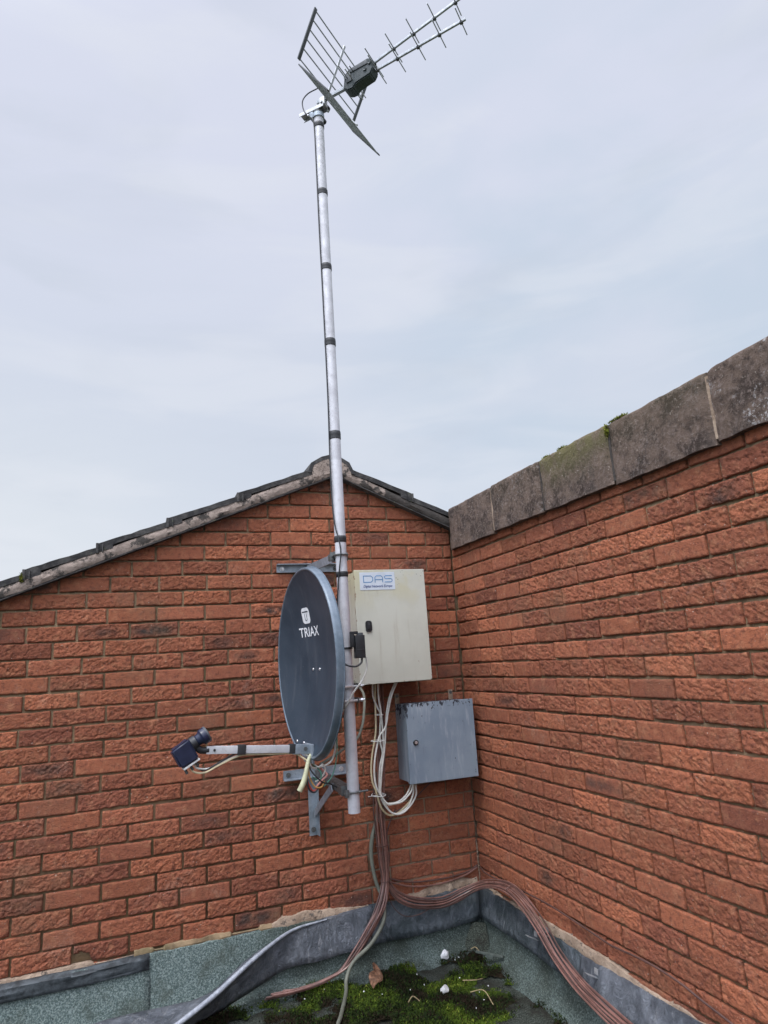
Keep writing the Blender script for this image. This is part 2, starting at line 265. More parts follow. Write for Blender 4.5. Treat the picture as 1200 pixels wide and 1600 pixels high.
# ------------------------------------------------------------------ object helpers
def tag(o, label=None, cat=None, group=None, kind=None):
    if label: o['label'] = label
    if cat: o['category'] = cat
    if group: o['group'] = group
    if kind: o['kind'] = kind
    return o
def empty(name, label, cat, loc=(0, 0, 0), group=None):
    o = bpy.data.objects.new(name, None); COL.objects.link(o); o.location = loc; o.empty_display_size = 0.1
    return tag(o, label, cat, group)
def add_obj(name, me, parent=None):
    o = bpy.data.objects.new(name, me); COL.objects.link(o)
    if parent is not None:
        o.parent = parent
        p, q = Vector((0, 0, 0)), parent
        while q is not None: p += q.location; q = q.parent
        o.location = -p if not getattr(me, 'local', False) else (0, 0, 0)
    return o
class MB:
    """collects shapes in world space into one mesh"""
    def __init__(s): s.v = []; s.f = []; s.mi = []; s.sm = []; s.mats = []; s.tint = None
    def mat(s, m):
        m = M[m] if isinstance(m, str) else m
        if m not in s.mats: s.mats.append(m)
        return s.mats.index(m)
    def raw(s, vs, fs, m, smooth=False):
        b = len(s.v); k = s.mat(m); s.v += [tuple(x) for x in vs]
        for f in fs: s.f.append(tuple(b+i for i in f)); s.mi.append(k); s.sm.append(smooth)
    def box(s, c, size, m, rot=None, bev=0.0, seg=2):
        bm = bmesh.new(); bmesh.ops.create_cube(bm, size=1.0)
        for v in bm.verts: v.co = Vector((v.co.x*size[0], v.co.y*size[1], v.co.z*size[2]))
        if bev > 0: bmesh.ops.bevel(bm, geom=list(bm.edges)+list(bm.verts), offset=bev, segments=seg, profile=0.7, affect='EDGES')
        if rot is not None: bmesh.ops.transform(bm, matrix=rot.to_4x4(), verts=bm.verts)
        s.addbm(bm, m, Vector(c), bev > 0)
    def addbm(s, bm, m, off=Vector((0, 0, 0)), smooth=False):
        bm.verts.ensure_lookup_table(); bm.verts.index_update()
        s.raw([v.co+off for v in bm.verts], [[v.index for v in f.verts] for f in bm.faces], m, smooth); bm.free()
    def tube(s, pts, r, m, n=8, cap=True, radii=None, smooth=True, sub=1):
        P = [Vector(p) for p in (spline(pts, sub) if sub > 1 else pts)]
        if radii is not None and sub > 1:
            radii = [np.interp(i/(len(P)-1)*(len(pts)-1), range(len(pts)), radii) for i in range(len(P))]
        vs = []; up = None
        for i, p in enumerate(P):
            d = (P[min(i+1, len(P)-1)] - P[max(i-1, 0)]).normalized()
            if up is None:
                up = Vector((0, 0, 1)) if abs(d.z) < 0.9 else Vector((1, 0, 0))
            a = (up - d*up.dot(d)).normalized(); b = d.cross(a); up = a
            q = radii[i] if radii is not None else r
            for k in range(n):
                th = 2*PI*k/n; vs.append(p + a*(q*math.cos(th)) + b*(q*math.sin(th)))
        fs = []
        for i in range(len(P)-1):
            for k in range(n):
                k2 = (k+1) % n; fs.append((i*n+k, i*n+k2, (i+1)*n+k2, (i+1)*n+k))
        s.raw(vs, fs, m, smooth)
        if cap:
            s.raw(vs[:n], [tuple(range(n))[::-1]], m); s.raw(vs[-n:], [tuple(range(n))], m)
    def cyl(s, p0, p1, r, m, n=20, r1=None):
        s.tube([p0, p1], r, m, n, True, None if r1 is None else [r, r1])
    def lathe(s, p, axis, prof, m, n=28):
        """prof: list of (distance along axis, radius)"""
        q = Vector(axis).normalized().to_track_quat('Z', 'Y'); p = Vector(p); vs = []
        for (h, r) in prof:
            for k in range(n): vs.append(p + q @ Vector((r*math.cos(2*PI*k/n), r*math.sin(2*PI*k/n), h)))
        fs = [(i*n+k, i*n+(k+1) % n, (i+1)*n+(k+1) % n, (i+1)*n+k) for i in range(len(prof)-1) for k in range(n)]
        s.raw(vs, fs, m, True)
    def build(s, name, parent=None):
        me = bpy.data.meshes.new(name); me.from_pydata(s.v, [], s.f)
        for m in s.mats: me.materials.append(m)
        me.polygons.foreach_set('material_index', s.mi); me.polygons.foreach_set('use_smooth', s.sm)
        if s.tint is not None:
            a = me.color_attributes.new('tint', 'FLOAT_COLOR', 'POINT'); a.data.foreach_set('color', np.array(s.tint, dtype=np.float32).ravel())
        me.update()
        if any(s.sm):
            try: me.set_sharp_from_angle(angle=R(38))
            except Exception: pass
        return add_obj(name, me, parent)
def spline(pts, sub=6):
    P = [np.array(p, float) for p in pts]; P = [2*P[0]-P[1]] + P + [2*P[-1]-P[-2]]; out = []
    for i in range(1, len(P)-2):
        for k in range(sub):
            t = k/sub; a, b, c, d = P[i-1:i+3]
            out.append(0.5*((2*b)+(c-a)*t+(2*a-5*b+4*c-d)*t*t+(3*b-a-3*c+d)*t**3))
    out.append(P[-2]); return [tuple(o) for o in out]
def np_mesh(name, V, Q, mats, mi=None, tint=None, smooth=True, parent=None):
    V = np.asarray(V, np.float32); Q = np.asarray(Q, np.int32); me = bpy.data.meshes.new(name)
    me.vertices.add(len(V)); me.vertices.foreach_set('co', V.ravel())
    me.loops.add(Q.size); me.loops.foreach_set('vertex_index', Q.ravel())
    me.polygons.add(len(Q)); me.polygons.foreach_set('loop_start', np.arange(0, Q.size, Q.shape[1], dtype=np.int32))
    for m in mats: me.materials.append(M[m])
    if mi is not None: me.polygons.foreach_set('material_index', np.asarray(mi, np.int32))
    me.polygons.foreach_set('use_smooth', np.full(len(Q), smooth))
    if tint is not None:
        a = me.color_attributes.new('tint', 'FLOAT_COLOR', 'POINT'); a.data.foreach_set('color', np.asarray(tint, np.float32).ravel())
    me.update(calc_edges=True); me.validate()
    return add_obj(name, me, parent)
# ---- value noise (numpy)
rng = np.random.default_rng(11)
LAT = rng.random((256, 256))
def vnoise(x, y):
    xi = np.floor(x).astype(int); yi = np.floor(y).astype(int); fx = x-xi; fy = y-yi
    fx = fx*fx*(3-2*fx); fy = fy*fy*(3-2*fy)
    g = lambda a, b: LAT[a & 255, b & 255]
    return (g(xi, yi)*(1-fx)+g(xi+1, yi)*fx)*(1-fy)+(g(xi, yi+1)*(1-fx)+g(xi+1, yi+1)*fx)*fy
def fbm(x, y, o=4):
    s = 0; a = 0.5
    for i in range(o): s = s+a*vnoise(x*2**i+17.3*i, y*2**i+9.1*i); a *= 0.5
    return s/(1-0.5**o)

# ------------------------------------------------------------------ walls
J0 = 1.86
def brick_wall(name, to3, courses, u_of_course, ulo, uhi, top_of, hires, ztop_clip=None, parent=None, outline=None, burn=0.06, dark=0.0):
    """to3(u, w, z): u along the wall, w depth into the wall, z height"""
    Vs, Qs, Ms, Ts = [], [], [], []; nv = 0
    for k in courses:
        z1 = J0-0.075*k-0.0045; z0 = z1-0.066
        off = u_of_course(k); n0 = math.floor((ulo-off)/0.225)-1; n1 = math.ceil((uhi-off)/0.225)+1
        jits = {}
        for n in range(n0, n1+1):
            jn = lambda q: jits.setdefault(q, random.gauss(0, 0.0035))
            a = off+0.225*n+0.005+jn(n); b = off+0.225*(n+1)-0.005+jn(n+1)
            a = max(a, ulo); b = min(b, uhi)
            if b-a < 0.02: continue
            if top_of is not None and z0 > max(top_of(a), top_of(b)) - 0.004: continue
            hi = hires(0.5*(a+b), 0.5*(z0+z1)); nx, nz = (46, 15) if hi else (6, 3)
            dz0, dz1 = random.gauss(0, 0.0012), random.gauss(0, 0.0012)
            tl = random.gauss(0, 0.0013)
            gu, gz = np.meshgrid(np.linspace(0, 1, nx+1), np.linspace(0, 1, nz+1))
            su, sz = random.uniform(0, 200), random.uniform(0, 200)
            U = a+(b-a)*gu; Z = (z0+dz0)+(z1-z0+dz1-dz0)*gz + tl*(gu-0.5)*2
            lu = (U-a)/0.012; lz = (Z-z0)/0.012
            rough = random.choice([0.25, 0.7, 1.0, 1.15, 1.0])
            d = (fbm(lu*0.9+su, lz*1.1+sz, 4)-0.5)*0.0060*rough
            wob = fbm(lu*0.25+su+40, lz*0.3+sz, 2)*5
            d = d-np.clip(0.09-np.abs(fbm(lu*0.8+wob+su, lz*1.3+wob+sz+70, 3)-0.5), 0, 1)*0.050*rough
            d = d+random.gauss(0, 0.0007)
            ex = np.minimum(gu*(b-a), (1-gu)*(b-a)); ez = np.minimum(gz, 1-gz)*0.065
            e = np.minimum(ex, ez); d = d-np.where(e < 0.004, 0.0028*(1-e/0.004)**2, 0)
            if hi and random.random() < 0.22:      # chipped corner or edge
                qu, qz = random.choice([a, b, random.uniform(a, b)]), random.choice([z0, z1]); rc = random.uniform(0.010, 0.024)
                dist = np.hypot((U-qu), (Z-qz)*1.3)+(fbm(lu*1.2+sz, lz*1.2+su, 3)-0.5)*0.014
                d = d-np.clip(1-dist/rc, 0, 1)**0.7*random.uniform(0.004, 0.009)
            hole = None
            if name == 'wall' and parent is gable and abs(0.5*(a+b)+1.91) < 0.14 and z0 < 0.305 < z1+0.01:
                hd_ = np.hypot((U+1.914)*0.8, (Z-0.298)*1.2)+(fbm(lu*0.9+3, lz*0.9+8, 3)-0.5)*0.03; hole = np.clip(1-hd_/0.045, 0, 1); d = d-np.clip(hole*3, 0, 1)*0.019
            # ragged arris
            ju = (fbm(lz*0.8+su, lu*0+sz, 3)-0.5)*0.005; jz = (fbm(lu*0.6+sz, lz*0+su+30, 3)-0.5)*0.006
            edge = (e < 1e-6)
            U = U+np.where((gu == 0) | (gu == 1), ju, 0); Z = Z+np.where((gz == 0) | (gz == 1), jz, 0)
            if top_of is not None:
                tz = np.vectorize(top_of)(U); Z = np.minimum(Z, tz+0.02)
            P = to3(U.ravel(), -d.ravel(), Z.ravel())
            idx = np.arange((nx+1)*(nz+1)).reshape(nz+1, nx+1)
            q = np.stack([idx[:-1, :-1], idx[:-1, 1:], idx[1:, 1:], idx[1:, :-1]], -1).reshape(-1, 4)
            ring = np.concatenate([idx[0, :], idx[1:, -1], idx[-1, -2::-1], idx[-2:0:-1, 0]])
            Pb = to3(U.ravel()[ring], np.full(len(ring), 0.022), Z.ravel()[ring])
            m = len(ring); bi = (nx+1)*(nz+1)+np.arange(m)
            q2 = np.stack([ring, bi, np.roll(bi, -1), np.roll(ring, -1)], -1)
            Vs.append(np.concatenate([P, Pb])); Qs.append(np.concatenate([q, q2])+nv); cnt = len(P)+m
            hue = min(1, max(0, random.gauss(0.40, 0.20))); br = random.gauss(0.5, 0.15); bu = 0.0
            if random.random() < burn: bu = random.uniform(0.45, 1.0); hue = min(1, hue+0.3)
            if random.random() < (0.06 if dark else 0.025): hue = 1.0; br -= 0.15
            if random.random() < 0.05: hue = 0.0; br += 0.3
            T = np.zeros((cnt, 4)); T[:, 0] = np.clip(hue+dark, 0, 1.1); T[:, 2] = min(1, max(0, br)); T[:, 3] = 1
            if bu > 0:
                cu, cz_ = random.uniform(0.3, 0.7), random.uniform(0.4, 0.6)
                g = np.exp(-(((gu-cu)*(b-a)/random.uniform(0.045, 0.11))**2+((gz-cz_)*0.065/random.uniform(0.018, 0.035))**2)).ravel()
                T[:len(P), 1] = bu*np.clip(g*1.3, 0, 1)
            if hole is not None: T[:len(P), 1] = np.maximum(T[:len(P), 1], np.clip(hole.ravel()*2.2, 0, 1)); T[:len(P), 0] = 1.0  # inside of the hole painted dark as well as sunk in
            Ts.append(T); Ms.append(np.zeros(len(q)+len(q2), int)); nv += cnt
    # mortar bed, recessed, and the wall's body
    for poly, w in outline:
        pts = np.array(poly, float); P = to3(pts[:, 0], np.full(len(pts), w), pts[:, 1]); Pb = to3(pts[:, 0], np.full(len(pts), 0.22), pts[:, 1])
        n = len(pts); Vs.append(np.concatenate([P, Pb])); fs = []
        fs.append([0, 1, 2, 3]); fs.append([7, 6, 5, 4])
        for i in range(4): j = (i+1) % 4; fs.append([i, 4+i, 4+j, j])
        Qs.append(np.array(fs)+nv); Ms.append(np.ones(len(fs), int)); T = np.zeros((8, 4)); T[:, 3] = 1; Ts.append(T); nv += 8
    return np_mesh(name, np.concatenate(Vs), np.concatenate(Qs), ['brick', 'mortar'], np.concatenate(Ms), np.concatenate(Ts), True, parent)

RX, RZ, SL, SRr = -0.69, 2.478, 0.401, 0.43          # underside of the verge: apex and the two slopes
def gable_top(x): return RZ-SL*(RX-x) if x < RX else RZ-SRr*(x-RX)
XL = -4.3
gable = empty('brick_building', 'red brick gable end under a dark tiled roof, behind the mast and dish', 'building', (-1.5, 0.1, 0))
backw = lambda u, w, z: np.stack([u, w, z], -1)
nm = 0.0125
ol = [([(XL, -0.1), (RX, -0.1), (RX, gable_top(RX)), (XL, gable_top(XL))], nm), ([(RX, -0.1), (0.15, -0.1), (0.15, gable_top(0.15)), (RX, gable_top(RX))], nm)]
brick_wall('wall', backw, range(-9, 22), lambda k: -2.071+(0.1125 if (k % 2 == 0) else 0.0)+random.gauss(0, 0.006), XL, -0.002, gable_top, lambda u, z: u > -2.75, parent=gable, outline=ol, burn=0.13, dark=0.06)
par = empty('parapet_wall', 'red brick side wall topped with weathered concrete coping slabs', 'wall', (0.12, -3.0, 0))
YR = -6.2
rightw = lambda u, w, z: np.stack([w, u, z], -1)
ol = [([(YR, -0.1), (0.004, -0.1), (0.004, 2.05), (YR, 2.05)][::-1], nm)]
brick_wall('wall', rightw, range(-3, 22), lambda k: -0.4558+(0.1125 if (k % 2 == 0) else 0.0)+random.gauss(0, 0.006), YR, -0.003, None, lambda u, z: u > -2.9, parent=par, outline=ol, burn=0.035)
# crumbling mortar line at the foot of both walls
def rag_strip(name, path, parent, mat, h=0.03, w=0.012, seed=0, n=120, gap=0.0):
    """path(t) -> (x, y, z, outward normal xy)"""
    vs, fs = [], []
    for i in range(n+1):
        x, y, z, nx, ny = path(i/n); s = i*0.37+seed*31
        hh = h*(0.45+1.0*float(fbm(np.array(s*0.5), np.array(seed*5.1), 4))); ww = w*(0.3+1.3*float(fbm(np.array(s), np.array(seed*3.3+9), 3)))
        if gap and float(vnoise(np.array(s*0.33), np.array(seed*7.7))) < gap: hh *= 0.15; ww *= 0.3
        for (dh, dw) in ((hh*0.6, -0.01), (hh*0.5, ww*0.55), (0.0, ww), (-hh*0.45, ww*0.8), (-hh*0.5, -0.01)):
            vs.append((x+nx*dw, y+ny*dw, z+dh))
    for i in range(n):
        for j in range(4): fs.append((i*5+j, i*5+j+1, (i+1)*5+j+1, (i+1)*5+j))
    mb = MB(); mb.raw(vs, fs, mat, True); return mb.build(name, parent)
rag_strip('mortar_fillet', lambda t: (-1.12+1.10*t, 0.0, 0.268+0.022*math.sin(t*9)+0.012*t, 0, -1), gable, 'pale_mortar', 0.050, 0.018, 1)
rag_strip('mortar_fillet', lambda t: (-1.70+0.60*t, 0.0, 0.282, 0, -1), gable, 'mortar', 0.026, 0.014, 2, 70, 0.3)
rag_strip('mortar_fillet', lambda t: (-4.0+2.3*t, 0.0, 0.277, 0, -1), gable, 'pale_mortar', 0.022, 0.010, 3, 160, 0.35)
rag_strip('mortar_fillet', lambda t: (0.0, -0.02-3.4*t, 0.272-0.02*math.sin(t*20)*0.5-0.014*math.sin(t*4), -1, 0), par, 'pale_mortar', 0.046, 0.016, 4, 240)
rag_strip('corner_mortar', lambda t: (-0.002-0.004*math.sin(t*40), -0.004, 0.30+0.28*t, -0.7, -0.7), gable, 'pale_mortar', 0.02, 0.006, 5, 30, 0.4)

# coping slabs: face set 30 mm proud of the bricks
def coping_slab(y0, y1, z0, z1, xoff, green, lich, seed):
    """rounded-edge concrete slab from y0 (far) to y1 (near)"""
    L = y0-y1; ny = max(4, int(L/0.022)); prof = []          # profile across: bottom back, bottom front, face up, top, back
    for x in np.linspace(0.30, -0.030, 5): prof.append((x, z0))
    for z in np.linspace(z0, z1-0.012, 13)[1:]: prof.append((-0.030, z))
    prof += [(-0.027, z1-0.005), (-0.020, z1)]
    for x in np.linspace(0.0, 0.30, 5): prof.append((x, z1+0.012*(x+0.02)))
    prof = np.array(prof); m = len(prof)
    G = np.zeros((ny+1, m, 3)); ys = np.linspace(y0-0.005, y1+0.005, ny+1)
    for i, y in enumerate(ys):
        e = min(i, ny-i); sh = 0.010 if e == 0 else 0.0
        G[i, :, 0] = prof[:, 0]+xoff+sh*(prof[:, 0] < 0.1); G[i, :, 1] = y; G[i, :, 2] = prof[:, 1]
    yy, pp = G[:, :, 1], G[:, :, 2]+G[:, :, 0]
    d = (fbm(yy*26+seed*13, pp*26+seed*7, 4)-0.5)*0.012+(fbm(yy*6+seed, pp*6, 2)-0.5)*0.006
    front = G[:, :, 0] < 0.05
    G[:, :, 0] -= np.where(front, d, 0); G[:, :, 2] += np.where(pp < 9, (fbm(yy*15+seed*3, pp*3+4, 3)-0.5)*0.012*((np.abs(G[:, :, 2]-z0) < 0.004) | (G[:, :, 2] > z1-0.01)), 0)
    V = G.reshape(-1, 3); idx = np.arange(len(V)).reshape(ny+1, m)
    q = np.stack([idx[:-1, :-1], idx[:-1, 1:], idx[1:, 1:], idx[1:, :-1]], -1).reshape(-1, 4)
    vc = [V]; qs = [q, np.stack([idx[:-1, -1], idx[:-1, 0], idx[1:, 0], idx[1:, -1]], -1)]
    # end caps as strips towards a mid line
    n0 = len(V)
    for e in (0, ny):
        c0 = n0; vc.append(np.array([[0.135+xoff, ys[e], 0.5*(z0+z1)]])); n0 += 1
        qs.append(np.array([[idx[e, j], idx[e, min(j+1, m-1)] if j < m-1 else idx[e, 0], c0, c0] for j in range(m)]))
    V = np.concatenate(vc); T = np.zeros((len(V), 4)); T[:, 1] = green; T[:, 2] = lich; T[:, 3] = 1
    me_q = np.concatenate(qs[:2]); tri = np.concatenate(qs[2:])[:, :3]
    mb = MB(); mb.raw(V, [tuple(f) for f in me_q]+[tuple(f) for f in tri], 'coping', True); mb.tint = T
    return mb.build('coping_slab', par)
ce = [-0.045, -0.552, -1.0, -1.473, -1.955, -2.44, -2.92, -3.40, -3.88, -4.36, -4.84, -5.32, -5.80, -6.25]
cz = [(0.0, 0), (0.004, -.002), (0.002, .0), (-.004, .003), (0.003, .001)]
for i in range(len(ce)-1):
    g, l = (0.0, 0.1) if i != 2 else (1.0, 0.1)
    if i == 1: g = 0.1; l = 0.35
    if i == 3: g = 0.18; l = 0.15
    if i == 4: l = 1.0
    dz, dx = cz[i % 5]
    coping_slab(ce[i], ce[i+1], 2.047+dz, 2.287+dz*0.6, dx, g, l, i+1)
for i in range(1, len(ce)-1):     # open joints, filled deep inside with old mortar
    mb = MB(); mb.box((0.13, ce[i], 2.165), (0.30, 0.012, 0.21), 'pale_mortar' if i in (1, 4) else 'verge_mortar'); mb.build('joint_mortar', par)

# ------------------------------------------------------------------ roof of the building behind
roof = MB()
def slab_prism(mb, prof, y0, y1, mat):
    n = len(prof); vs = [(x, y0, z) for x, z in prof]+[(x, y1, z) for x, z in prof]
    mb.raw(vs, [tuple(range(n)), tuple(range(2*n-1, n-1, -1))]+[(i, n+i, n+(i+1) % n, (i+1) % n) for i in range(n)], mat)
YB = 4.2
slab_prism(roof, [(XL-0.2, gable_top(XL-0.2)+0.03), (RX, RZ+0.03), (RX, RZ+0.075), (XL-0.2, gable_top(XL-0.2)+0.075)], 0.03, YB, 'tile')
slab_prism(roof, [(RX, RZ+0.03), (1.6, gable_top(1.6)+0.03), (1.6, gable_top(1.6)+0.075), (RX, RZ+0.075)], 0.03, YB, 'tile')
roof_o = roof.build('roof', gable)
def verge_tile(xa, xb, za, zb, slope_sign):
    """one verge tile seen on its edge: runs down the slope from (xa, za) to (xb, zb), its tail standing proud"""
    th = 0.027; nseg = 10; mb = MB(); vs = []
    for i in range(nseg+1):
        t = i/nseg; x = xa+(xb-xa)*t; z = za+(zb-za)*t
        jt = (float(fbm(np.array(x*30), np.array(3.3), 3))-0.5)*0.010; jb = (float(fbm(np.array(x*24), np.array(8.8), 3))-0.5)*0.008
        for (y, zz) in ((-0.056, z+th+jt), (-0.053, z+jb), (0.33, z+jb), (0.33, z+th+jt)): vs.append((x, y+random.gauss(0, 0.0012), zz))
    fs = [(i*4+j, i*4+(j+1) % 4, (i+1)*4+(j+1) % 4, (i+1)*4+j) for i in range(nseg) for j in range(4)]
    fs += [(3, 2, 1, 0), (nseg*4, nseg*4+1, nseg*4+2, nseg*4+3)]
    mb.raw(vs, fs, 'tile', False)
    # folded interlock at the tail
    tx = xb; s = 1 if xb > xa else -1
    mb.box((tx-s*0.006, -0.052, zb+0.006), (0.012, 0.018, 0.05), 'tile', bev=0.003); mb.box((tx-s*0.03, -0.060, zb+0.004), (0.006, 0.010, 0.040), 'tile', bev=0.002)
    return mb.build('verge_tile', roof_o)
xs = [-0.78, -1.234, -1.582, -1.90, -2.205, -2.52, -2.84, -3.16, -3.48, -3.80, -4.12, -4.5]
for i in range(len(xs)-1):
    xa, xb = xs[i]+(0.04 if i == 0 else 0.075), xs[i+1]
    under = lambda x: gable_top(x)
    za = under(xa)+0.044; zb = under(xb)+0.066
    verge_tile(xa, xb, za, zb, -1)
xr = [-0.62, -0.235, 0.12, 0.46, 0.80, 1.14, 1.5]
for i in range(len(xr)-1):
    xa, xb = xr[i]-(0.03 if i == 0 else 0.075), xr[i+1]
    verge_tile(xa, xb, gable_top(xa)+0.040, gable_top(xb)+0.064, 1)
def verge_bed(x0, x1, seed, wid=0.052):
    n = int(abs(x1-x0)/0.02); vs = []; fs = []
    for i in range(n+1):
        x = x0+(x1-x0)*i/n; z = gable_top(x); s = x*26+seed*50
        f = lambda a: float(fbm(np.array(s*a), np.array(seed*9.1+a), 4))-0.5
        lo = z-0.004+f(0.7)*0.010; hi = z+wid+f(0.9)*0.006
        for (y, zz) in ((0.0, lo), (-0.047+f(1.1)*0.010, lo+0.004), (-0.054+f(1.7)*0.012, lo+(hi-lo)*0.4), (-0.052+f(1.3)*0.014, lo+(hi-lo)*0.75), (-0.048, hi), (0.03, hi)): vs.append((x, y, zz))
    for i in range(n):
        for j in range(5): fs.append((i*6+j, i*6+j+1, (i+1)*6+j+1, (i+1)*6+j))
    mb = MB(); mb.raw(vs, fs, 'verge_mortar', True)
    ys = [(x0+(x1-x0)*i/n) for i in range(n+1)]
    # thin black undercloak slate below the mortar
    for i in range(0, n, 1):
        pass
    return mb.build('verge_mortar', roof_o)
verge_bed(XL-0.15, RX, 1); verge_bed(RX, 1.5, 2, 0.046)
uc = MB()
slab_prism(uc, [(XL-0.2, gable_top(XL-0.2)-0.008), (RX, RZ-0.008), (1.6, gable_top(1.6)-0.008), (1.6, gable_top(1.6)-0.002), (RX, RZ-0.002), (XL-0.2, gable_top(XL-0.2)-0.002)], -0.047, 0.12, 'tile')
uc.build('undercloak', roof_o)
# ridge tile with its mortar end
rg = MB(); prof = [(-0.135, -0.02), (-0.115, 0.035), (-0.055, 0.072), (0.0, 0.088), (0.055, 0.074), (0.105, 0.045), (0.135, -0.02)]
rcx, rcz = -0.715, RZ+0.024
outer = [(rcx+x, rcz+z) for x, z in prof]; inner = [(rcx+x*0.86, rcz+z*0.80-0.006) for x, z in prof]
n = len(prof); vs = []
for y in (-0.058, 0.40): vs += [(x, y, z) for x, z in outer]+[(x, y, z) for x, z in inner]
fs = []
for i in range(n-1):
    fs += [(i, i+1, n+i+1, n+i), (2*n+i, 3*n+i, 3*n+i+1, 2*n+i+1), (i, 2*n+i, 2*n+i+1, i+1), (n+i, n+i+1, 3*n+i+1, 3*n+i)]
fs += [(0, n, 3*n, 2*n), (n-1, 2*n+n-1, 3*n+n-1, 2*n-1)]
rg.raw(vs, fs, 'tile'); rt = rg.build('ridge_tile', roof_o)
re = MB(); slab_prism(re, [(rcx-0.112, RZ-0.028), (rcx-0.108, rcz+0.016), (rcx-0.05, rcz+0.054), (rcx, rcz+0.066), (rcx+0.05, rcz+0.056), (rcx+0.108, rcz+0.016), (rcx+0.115, RZ-0.022), (RX, RZ+0.012)], -0.057, 0.1, 'verge_mortar'); re.build('ridge_mortar', roof_o)
for k in range(1, 10):
    r2 = MB(); vs2 = [(x, y+0.46*k-(0.02 if y < 0 else 0), z) for x, y, z in vs]; r2.raw(vs2, fs, 'tile'); r2.build('ridge_tile', roof_o)

# ------------------------------------------------------------------ flat roof, felt and lead
def grid_sheet(name, P, mat, parent=None, thick=0.0, smooth=True):
    P = np.array(P, float); a, b = P.shape[:2]; V = P.reshape(-1, 3); idx = np.arange(a*b).reshape(a, b)
    q = np.stack([idx[:-1, :-1], idx[:-1, 1:], idx[1:, 1:], idx[1:, :-1]], -1).reshape(-1, 4)
    mb = MB(); mb.raw(V, [tuple(f) for f in q], mat, smooth); o = mb.build(name, parent)
    if thick:
        s = o.modifiers.new('thickness', 'SOLIDIFY'); s.thickness = thick; s.offset = 0
    return o
g = MB(); g.raw([(-300, -300, -3.2), (300, -300, -3.2), (300, 300, -3.2), (-300, 300, -3.2)], [(0, 1, 2, 3)], 'ground'); tag(g.build('ground'), kind='structure')
# roof deck: fine near the corner, coarse beyond
xsn = np.concatenate([np.linspace(-9, -2.2, 10)[:-1], np.linspace(-2.2, 0.1, 116)]); ysn = np.concatenate([np.linspace(-9, -1.6, 10)[:-1], np.linspace(-1.6, 0.1, 86)])
XX, YY = np.meshgrid(xsn, ysn); ZZ = (fbm(XX*6+50, YY*6+50, 4)-0.5)*0.02+(fbm(XX*30+50, YY*30+50, 3)-0.5)*0.006-0.006
fr = grid_sheet('flat_roof', np.stack([XX, YY, ZZ], -1), 'dirty_felt'); tag(fr, kind='structure')
fd = MB(); fd.box((-4.45, -4.45, -1.65), (9.1, 9.1, 3.1), 'mortar'); tag(fd.build('building_base'), kind='structure')
# upstands
def upstand(name, label, xs_, face, zt, mat='felt', parent=None, seed=0):
    P = []
    for t in np.linspace(0, 1, len(xs_)):
        row = []
        for k, (d, z) in enumerate(((0.005, zt), (0.016, zt-0.004), (0.022, zt*0.75), (0.028, zt*0.5), (0.035, zt*0.25), (0.044, 0.045), (0.060, 0.02), (0.080, 0.004), (0.11, -0.014))):
            w = (float(fbm(np.array(t*len(xs_)*0.21+seed*9), np.array(k*0.6), 3))-0.5)*0.010
            row.append(face(xs_[int(round(t*(len(xs_)-1)))], d+w*(k > 0)*(k < 7), z+(w*0.5 if k < 2 else 0)))
        P.append(row)
    return tag(grid_sheet(name, P, mat, parent, 0.004), label, 'roofing felt')
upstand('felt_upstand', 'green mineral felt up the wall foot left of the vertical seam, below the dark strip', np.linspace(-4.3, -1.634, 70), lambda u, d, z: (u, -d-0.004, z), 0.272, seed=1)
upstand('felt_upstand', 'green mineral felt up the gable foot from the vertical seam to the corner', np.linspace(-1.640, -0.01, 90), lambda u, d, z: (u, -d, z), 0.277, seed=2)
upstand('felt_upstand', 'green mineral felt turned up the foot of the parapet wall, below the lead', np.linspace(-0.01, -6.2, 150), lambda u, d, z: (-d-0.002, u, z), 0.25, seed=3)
# folded corner patch of felt
cp = MB()
cpP = [[(-0.055-0.10*s, -0.052-0.10*(1-s)+0.0, 0.0) for s in (0, .5, 1)], [(-0.046-0.085*s, -0.046-0.085*(1-s), 0.06) for s in (0, .5, 1)], [(-0.036-0.05*s, -0.036-0.05*(1-s), 0.128) for s in (0, .5, 1)]]
tag(grid_sheet('felt_patch', cpP, 'dirty_felt', None, 0.004, False), 'small folded felt patch in the inner corner of the roof', 'roofing felt')
# lead
def lead_piece(name, label, L, Rg, B, wob=0.004, parent=None, seed=0, mat='lead'):
    L, Rg, B = (np.array(spline(q, 8)) for q in (L, Rg, B)); n = len(Rg); P = []
    for i in range(n):
        row = []
        for t in (0, .3, .6, .85, 1): row.append(L[i]*(1-t)+Rg[i]*t)
        for t in (.07, .2, .4, .6, .8, 1): row.append(Rg[i]*(1-t)+B[i]*t)
        row = np.array(row); k = np.arange(len(row))
        row[:, 1] += (fbm(np.full(len(row), i*0.30+seed*5), k*0.55, 3)-0.5)*wob*3-np.clip(0.06-abs(float(vnoise(np.array(i*0.27+seed), np.array(4.4)))-0.5), 0, 1)*0.10*(k > 4)*(k < 11); row[:, 2] += (fbm(np.full(len(row), i*0.22+seed*5+60), k*0.55, 3)-0.5)*wob*1.5
        P.append(row)
    return tag(grid_sheet(name, P, mat, parent, 0.003), label, 'lead flashing')
ridge = [(-0.614,-0.026,0.287),(-0.844,-0.036,0.272),(-1.020,-0.060,0.263),(-1.196,-0.140,0.217),(-1.370,-0.220,0.148),(-1.477,-0.270,0.115),(-1.571,-0.310,0.093),(-1.70,-0.36,0.09)]
rlow = [(-0.640,-0.058,0.130),(-0.889,-0.062,0.119),(-1.041,-0.062,0.120),(-1.172,-0.062,0.076),(-1.330,-0.090,0.033),(-1.435,-0.130,0.018),(-1.494,-0.160,0.004),(-1.66,-0.24,0.005)]
